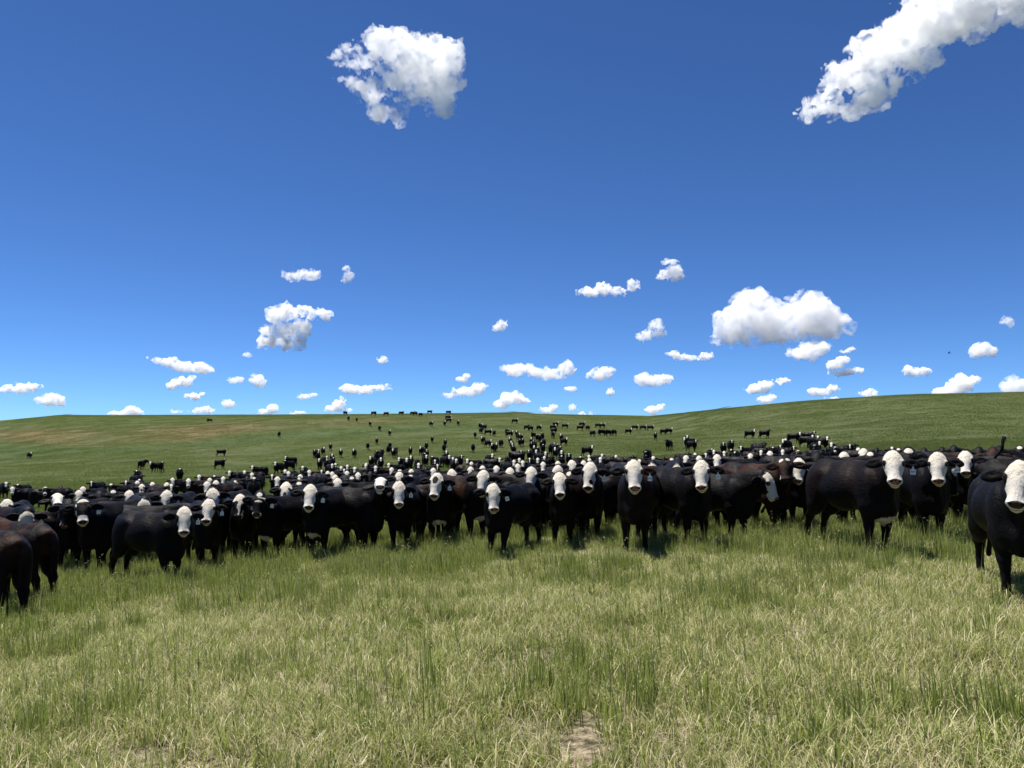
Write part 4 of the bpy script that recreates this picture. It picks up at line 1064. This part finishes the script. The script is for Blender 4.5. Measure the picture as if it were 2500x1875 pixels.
# label, distance, blobs, options
CL = [
 ('ragged white cloud high up, left of the middle, with two trailing tatters', 2300, [(970,115,60,38),(1040,150,78,62),(1065,205,58,52),(930,105,45,32),(1090,120,40,42),(850,140,32,14),(845,156,30,10),(905,225,55,24),(920,265,32,36),(975,275,22,26),(1080,260,35,28),(1110,180,30,40),(985,190,45,40),(985,238,40,16),(900,165,36,10),(880,150,28,12)], dict(rough=.6, thick=.34, res=130, holes=.2, seed=3, wisp=1.1)),
 ('long bright cloud climbing out of the top right corner', 2200, [(2000,200,60,24),(2070,150,75,40),(2160,95,85,50),(2260,60,90,60),(2360,60,90,60),(2330,10,110,50),(2450,10,80,45),(2060,225,60,28),(2130,215,45,22),(2190,190,55,22),(2260,160,45,18),(1938,246,20,12),(1960,230,30,18),(1990,212,50,26),(2480,60,80,50),(2300,90,70,40),(2210,140,60,26)], dict(rough=.6, thick=.45, res=150, holes=.2, seed=5, wisp=1.1)),
 ('largest puffy cumulus with a grey flat base over the right slope', 4200, [(1800,780,62,55),(1840,745,60,40),(1890,790,80,48),(1965,770,65,50),(2000,790,62,42),(1985,740,30,25),(2040,800,28,22),(1770,815,45,22),(1900,815,110,26)], dict(rough=.52, thick=.6, res=120, seed=8)),
 ('grey white cloud tucked under the largest cumulus', 5200, [(1965,860,38,24),(1990,852,34,20),(1945,862,26,16)], dict(rough=.45, thick=.5, seed=9, res=60)),
 ('white ringed cloud with a torn blue hole, left of the middle', 4200, [(640,835,22,14),(655,810,24,22),(675,775,28,20),(710,762,34,18),(760,762,34,16),(790,765,18,14),(735,800,24,28),(700,840,36,14),(730,835,20,22),(665,835,30,14),(700,805,34,18),(680,820,30,20)], dict(rough=.6, holes=.35, wisp=1.2, thick=.6, res=90, seed=11)),
 ('long flat bottomed cloud left of the ringed one', 5200, [(385,882,22,8),(420,885,26,14),(450,895,34,16),(490,896,28,16),(505,905,14,8)], dict(rough=.4, seed=12, res=70)),
 ('small ragged cloud directly under the long flat bottomed cloud', 5800, [(420,940,16,10),(445,932,24,12),(465,922,12,7)], dict(rough=.5, seed=13, thick=.7, res=48)),
 ('faint thin cloud high left of the middle', 3600, [(740,672,34,14),(715,675,24,10),(760,668,16,12)], dict(rough=.6, thick=.25, seed=14, holes=.2)),
 ('small hooked wisp right of the faint thin cloud', 3600, [(845,660,9,12),(853,673,13,12),(846,684,10,7)], dict(rough=.6, thick=.25, seed=15, res=40)),
 ('thin streak of cloud beginning right of the middle', 3600, [(1440,712,24,12),(1475,706,26,16),(1505,710,24,12),(1545,700,18,14),(1420,710,14,8)], dict(rough=.55, thick=.4, seed=16, res=70)),
 ('small tilted cloud up and right of the thin streak', 3600, [(1625,670,22,12),(1645,665,24,16),(1650,680,20,10),(1635,640,20,7)], dict(rough=.6, thick=.35, seed=17, res=60)),
 ('small grey wisp leaning right between the streak and the largest cumulus', 4400, [(1600,792,20,14),(1575,820,22,12),(1595,815,26,12)], dict(rough=.6, thick=.3, seed=18)),
 ('tiny triangular cloud alone in the middle of the sky', 4600, [(1218,800,16,10),(1225,790,12,10)], dict(rough=.5, thick=.45, seed=19, res=40)),
 ('curved cloud with twin humps above the middle of the ridge', 5600, [(1260,903,34,17),(1300,905,30,16),(1340,915,40,14),(1385,900,22,20)], dict(rough=.42, seed=20, res=80)),
 ('round topped cloud right of the twin humped one', 5800, [(1465,915,30,14),(1480,905,22,12)], dict(rough=.45, seed=21, res=50)),
 ('double topped cloud low between the round topped one and the grey base', 5800, [(1570,925,22,18),(1600,930,32,14),(1625,925,20,14)], dict(rough=.42, seed=22, res=60)),
 ('slanting streak cloud low over the ridge, left of the twin humped one', 6200, [(1100,965,24,7),(1140,955,34,13),(1170,945,24,12)], dict(rough=.42, seed=23, res=60)),
 ('bright mound cloud low over the middle of the ridge', 6800, [(1225,985,24,12),(1250,972,30,16),(1275,978,22,12)], dict(rough=.4, seed=24, res=60)),
 ('long low cloud left of the slanting streak', 6200, [(850,950,24,12),(885,952,34,12),(925,945,28,8),(945,940,14,6)], dict(rough=.42, seed=25, res=70)),
 ('pointed cloud resting on the ridge left of the middle', 7500, [(810,998,22,10),(825,988,18,14),(845,1002,20,7),(835,976,9,10)], dict(rough=.42, seed=26, res=50)),
 ('tiny hook of cloud above the slanting streak', 6000, [(1125,925,12,7),(1140,918,10,8),(1135,928,10,7)], dict(rough=.45, seed=27, res=36)),
 ('small round cloud low left, above the ridge', 6800, [(555,986,18,11),(565,985,12,8)], dict(rough=.35, seed=28, res=40)),
 ('small egg shaped cloud left of the ringed one', 5800, [(625,925,18,12),(635,935,16,12)], dict(rough=.4, seed=29, res=44)),
 ('faint little cloud left of the egg shaped one', 5800, [(575,928,18,10)], dict(rough=.5, thick=.4, seed=30, res=36)),
 ('cloud with a smooth crown at the far left edge', 6000, [(20,950,30,9),(55,948,34,14),(80,942,24,10)], dict(rough=.4, seed=31, res=60)),
 ('dome shaped cloud second from the left edge', 6400, [(130,975,28,17),(105,978,22,10),(145,980,18,12)], dict(rough=.35, seed=32, res=56)),
 ('broad cloud cap peeping over the left end of the ridge', 8500, [(300,1010,36,8),(320,1000,16,12),(335,1006,18,8)], dict(rough=.4, seed=33, res=50)),
 ('small grey cloud above the ridge left of the round one', 7500, [(485,1003,20,8),(505,1000,20,9),(430,1006,14,5)], dict(rough=.5, thick=.5, seed=34, res=50)),
 ('twin cloud tops on the ridge below the ringed cloud', 8500, [(645,1006,18,8),(665,998,14,11),(725,1008,18,6)], dict(rough=.45, seed=35, res=60)),
 ('tilted small cloud over the left ridge', 7000, [(458,967,10,6),(475,968,16,9),(490,962,12,5)], dict(rough=.5, seed=36, thick=.6, res=40)),
 ('flat grey cloudlet low between the ringed and long low clouds', 6600, [(745,968,22,7),(765,964,12,6)], dict(rough=.5, thick=.4, seed=37, res=40)),
 ('small cloud behind the ridge, first right of the bright mound', 8000, [(1340,1000,20,9),(1352,994,12,8)], dict(rough=.4, seed=38, res=40)),
 ('smallest puff on the ridge right of the bright mound', 8000, [(1398,996,13,11)], dict(rough=.4, seed=39, res=30)),
 ('tiny puff under the round topped cloud', 7000, [(1492,957,11,10)], dict(rough=.4, seed=40, thick=.7, res=30)),
 ('tiny puff under the gap right of the twin humps', 7000, [(1393,950,14,8)], dict(rough=.45, seed=41, thick=.6, res=30)),
 ('wedge of cloud half sunk behind the dip in the ridge', 8500, [(1430,1010,18,6),(1590,1003,14,12),(1610,996,14,7)], dict(rough=.5, seed=42, thick=.5, res=60)),
 ('small trailing cloud left below the largest cumulus', 5200, [(1645,864,20,8),(1665,872,24,8),(1690,876,26,6),(1725,870,18,9)], dict(rough=.5, thick=.45, seed=43, res=60)),
 ('low bright streak over the right slope, under the grey white cloud', 6400, [(1840,948,22,11),(1870,938,26,10),(1910,930,28,8),(1850,955,26,8)], dict(rough=.45, seed=44, thick=.7, res=70)),
 ('small bright cloud touching the slope under that low streak', 7500, [(1870,976,22,10),(1885,970,12,8)], dict(rough=.4, seed=45, res=40)),
 ('two lobed cloud right below the grey white cloud', 5600, [(2040,890,24,12),(2060,880,18,10),(2060,910,34,9),(2085,905,20,7)], dict(rough=.48, thick=.7, seed=46, res=60)),
 ('tiny streak above the two lobed cloud', 5400, [(2065,858,14,5),(2080,852,12,5)], dict(rough=.5, thick=.45, seed=47, res=36)),
 ('shallow bowl shaped cloud over the right slope', 6600, [(1985,955,20,9),(2010,958,34,9),(2035,948,18,10)], dict(rough=.42, seed=48, res=60)),
 ('cloud cap behind the right slope next to the bowl shaped one', 7500, [(2120,963,26,10),(2130,958,14,8),(2035,972,20,6)], dict(rough=.4, seed=49, res=50)),
 ('small drifting cloud over the right slope', 5600, [(2220,905,16,14),(2240,908,28,10),(2262,908,16,6)], dict(rough=.45, thick=.5, seed=50, res=50)),
 ('large white heap rising behind the right end of the slope', 7000, [(2310,955,30,16),(2345,940,34,24),(2375,930,22,12),(2350,920,16,10),(2290,962,24,8)], dict(rough=.4, seed=51, res=70)),
 ('white heap cut off by the right edge above the slope', 7000, [(2465,940,26,22),(2490,945,30,24),(2480,925,14,12)], dict(rough=.4, seed=52, res=60)),
 ('pale oval cloud above the heap at the right', 5000, [(2395,850,26,16),(2410,860,26,14),(2385,862,22,12)], dict(rough=.35, thick=.55, seed=53, res=50)),
 ('faint square wisp near the right edge', 4600, [(2455,782,18,10),(2465,790,12,12)], dict(rough=.5, thick=.22, seed=54, res=40)),
 ('tiny faint puff left of the middle, above the long low cloud', 5600, [(936,878,13,10)], dict(rough=.5, thick=.4, seed=55, res=30)),
 ('tiny faint puff halfway between the ringed cloud and the long flat one', 5400, [(603,866,14,7)], dict(rough=.5, thick=.25, seed=56, res=30)),
]
for lab, D, bl, kw in CL: cloud(bl, lab, D * 1.6, **kw)

# ------------------------------------------------------------------ bird gliding over the right slope
bv, bf = ico((0, 0, 0), .16, 6, 8, flat=(1.9, .55, .5))
parts_v = [tuple(p) for p in bv]; parts_f = [tuple(f) for f in bf]
def wing(sg):
    o = [(.16, 0), (.20, .25), (.12, .62), (.0, .95), (-.06, .90), (-.08, .55), (-.12, .25), (-.12, 0)]
    V, Fs = extrude([(a, sg * b) for a, b in o], -.012, .012)
    return [(x, y, z + .18 * abs(y)) for x, y, z in V], Fs
bird = bpy.data.objects.new('bird', None); COL.objects.link(bird)
tag(bird, 'small dark bird gliding above the right slope', 'bird')
m_bird = simple('dark_feathers', (0.02, 0.018, 0.018), .7)
def pm(name, V, Fs):
    me = bpy.data.meshes.new(name); me.from_pydata(V, [], Fs); me.materials.append(m_bird); return obj(name, me, bird)
pm('body', parts_v, parts_f)
for sg in (-1, 1): pm('wing', *wing(sg))
V, Fs = extrude([(-.25, .04), (-.50, .12), (-.52, 0), (-.50, -.12), (-.25, -.04)], -.01, .01); pm('tail', V, Fs)
bird.location = at(2317, 862, 190); bird.rotation_euler = (R(12), R(-6), R(160))
# ------------------------------------------------------------------ labels of the cattle behind: look first, then where each one stands
LAND = [(60,'the rusty rumped cow'),(203,'the white muzzled masked cow'),(450,'the cow standing forward alone'),(586,'the crooked blazed cow'),(634,'the band faced cow'),(758,'the cream brisket cow'),
        (974,'the blue tagged cow'),(1067,'the forehead patched cow'),(1204,'the lowest headed cow'),(1366,'the squarely facing cow'),(1441,'the nose spotted cow'),(1547,'the shaggy browed cow'),
        (1712,'the cow left of profile'),(1874,'the profile headed cow'),(1948,'the half hidden face'),(2180,'the long flanked cow'),(2289,'the pale nosed cow'),(2357,'the tilted tag cow'),(2487,'the right edge cow')]
WORD = {'white':'white faced','eyes':'white faced dark eyed','narrow':'thin blazed','star':'white browed','mask':'white nosed','spots':'spotty faced','blaze':'white blazed','plain':'black faced','bands':'band faced','specks':'fleck faced'}
NTH = ['nearest','second','third','fourth','fifth','sixth','seventh','eighth','ninth','tenth','eleventh','twelfth','thirteenth','fourteenth','fifteenth','sixteenth','seventeenth','eighteenth','nineteenth','twentieth'] + ['later'] * 30
from collections import defaultdict
buckets = defaultdict(list)
# beyond the 300 nearest, the remotest cattle become one object
HERD.sort(key=lambda q: q[2])
REST = HERD[300:]
def join_rest():
    Vs, Fs, A, B, mi, mats = [], [], [], [], [], []; b = 0
    for it in REST:
        o = it[0]; me = o.data; n = len(me.vertices)
        co = np.empty(n * 3, np.float32); me.vertices.foreach_get('co', co); co = co.reshape(-1, 3)
        M = np.array(Matrix.LocRotScale(o.location, o.rotation_euler, o.scale)); co = co @ M[:3, :3].T + M[:3, 3]
        q = np.empty(len(me.loops), np.int32); me.loops.foreach_get('vertex_index', q); q = q.reshape(-1, 4) + b
        a1 = np.empty(n * 3, np.float32); me.attributes['restco'].data.foreach_get('vector', a1)
        a2 = np.empty(n * 3, np.float32); me.attributes['headco'].data.foreach_get('vector', a2)
        mt = o.material_slots[0].material
        if mt not in mats: mats.append(mt)
        mi += [mats.index(mt)] * len(q); Vs.append(co); Fs.append(q); A.append(a1.reshape(-1, 3)); B.append(a2.reshape(-1, 3)); b += n
        bpy.data.objects.remove(o)
    me = mesh_from('distant_cattle', np.vstack(Vs), np.vstack(Fs), mats)
    me.polygons.foreach_set('material_index', np.array(mi, np.int32))
    vattr(me, 'restco', np.vstack(A)); vattr(me, 'headco', np.vstack(B))
    tag(obj('distant_cattle', me), kind='stuff', label='remotest black cattle dotted along the upper slope and the skyline')
if REST: join_rest()
for it in HERD:
    if it[3] == 'near' or it in REST: continue
    o, px, Y, zone, pat, th, head, away = it
    if away: look = 'dark backed cow with hidden head side on'
    elif head == 'graze': look = WORD[pat] + ' cow grazing head down'
    elif abs(th) >= 65: look = WORD[pat] + ' cow side on'
    elif abs(th) >= 30: look = WORD[pat] + ' cow half turned'
    else: look = WORD[pat] + ' cow facing ahead'
    zone = 'far' if Y > 75 else 'mid'
    if zone == 'mid':
        l = min(LAND, key=lambda q: abs(q[0] - px)); key = (look, 'behind ' + l[1])
    else:
        l = min(LAND, key=lambda q: abs(q[0] - px))
        key = (look, ('near the skyline beyond ' if Y > 190 else 'upslope beyond ') + l[1])
    buckets[key].append((Y, px, o, zone))
for (look, where), lst in buckets.items():
    lst.sort(key=lambda q: q[0])
    for i, (Y, px, o, zone) in enumerate(lst):
        pre = '' if len(lst) == 1 else (('nearer ', 'farther ')[i] if len(lst) == 2 else NTH[i] + ' ')
        tag(o, (pre + look + ' ' + where), 'cow', GROUP_MID if zone == 'mid' else GROUP_FAR)
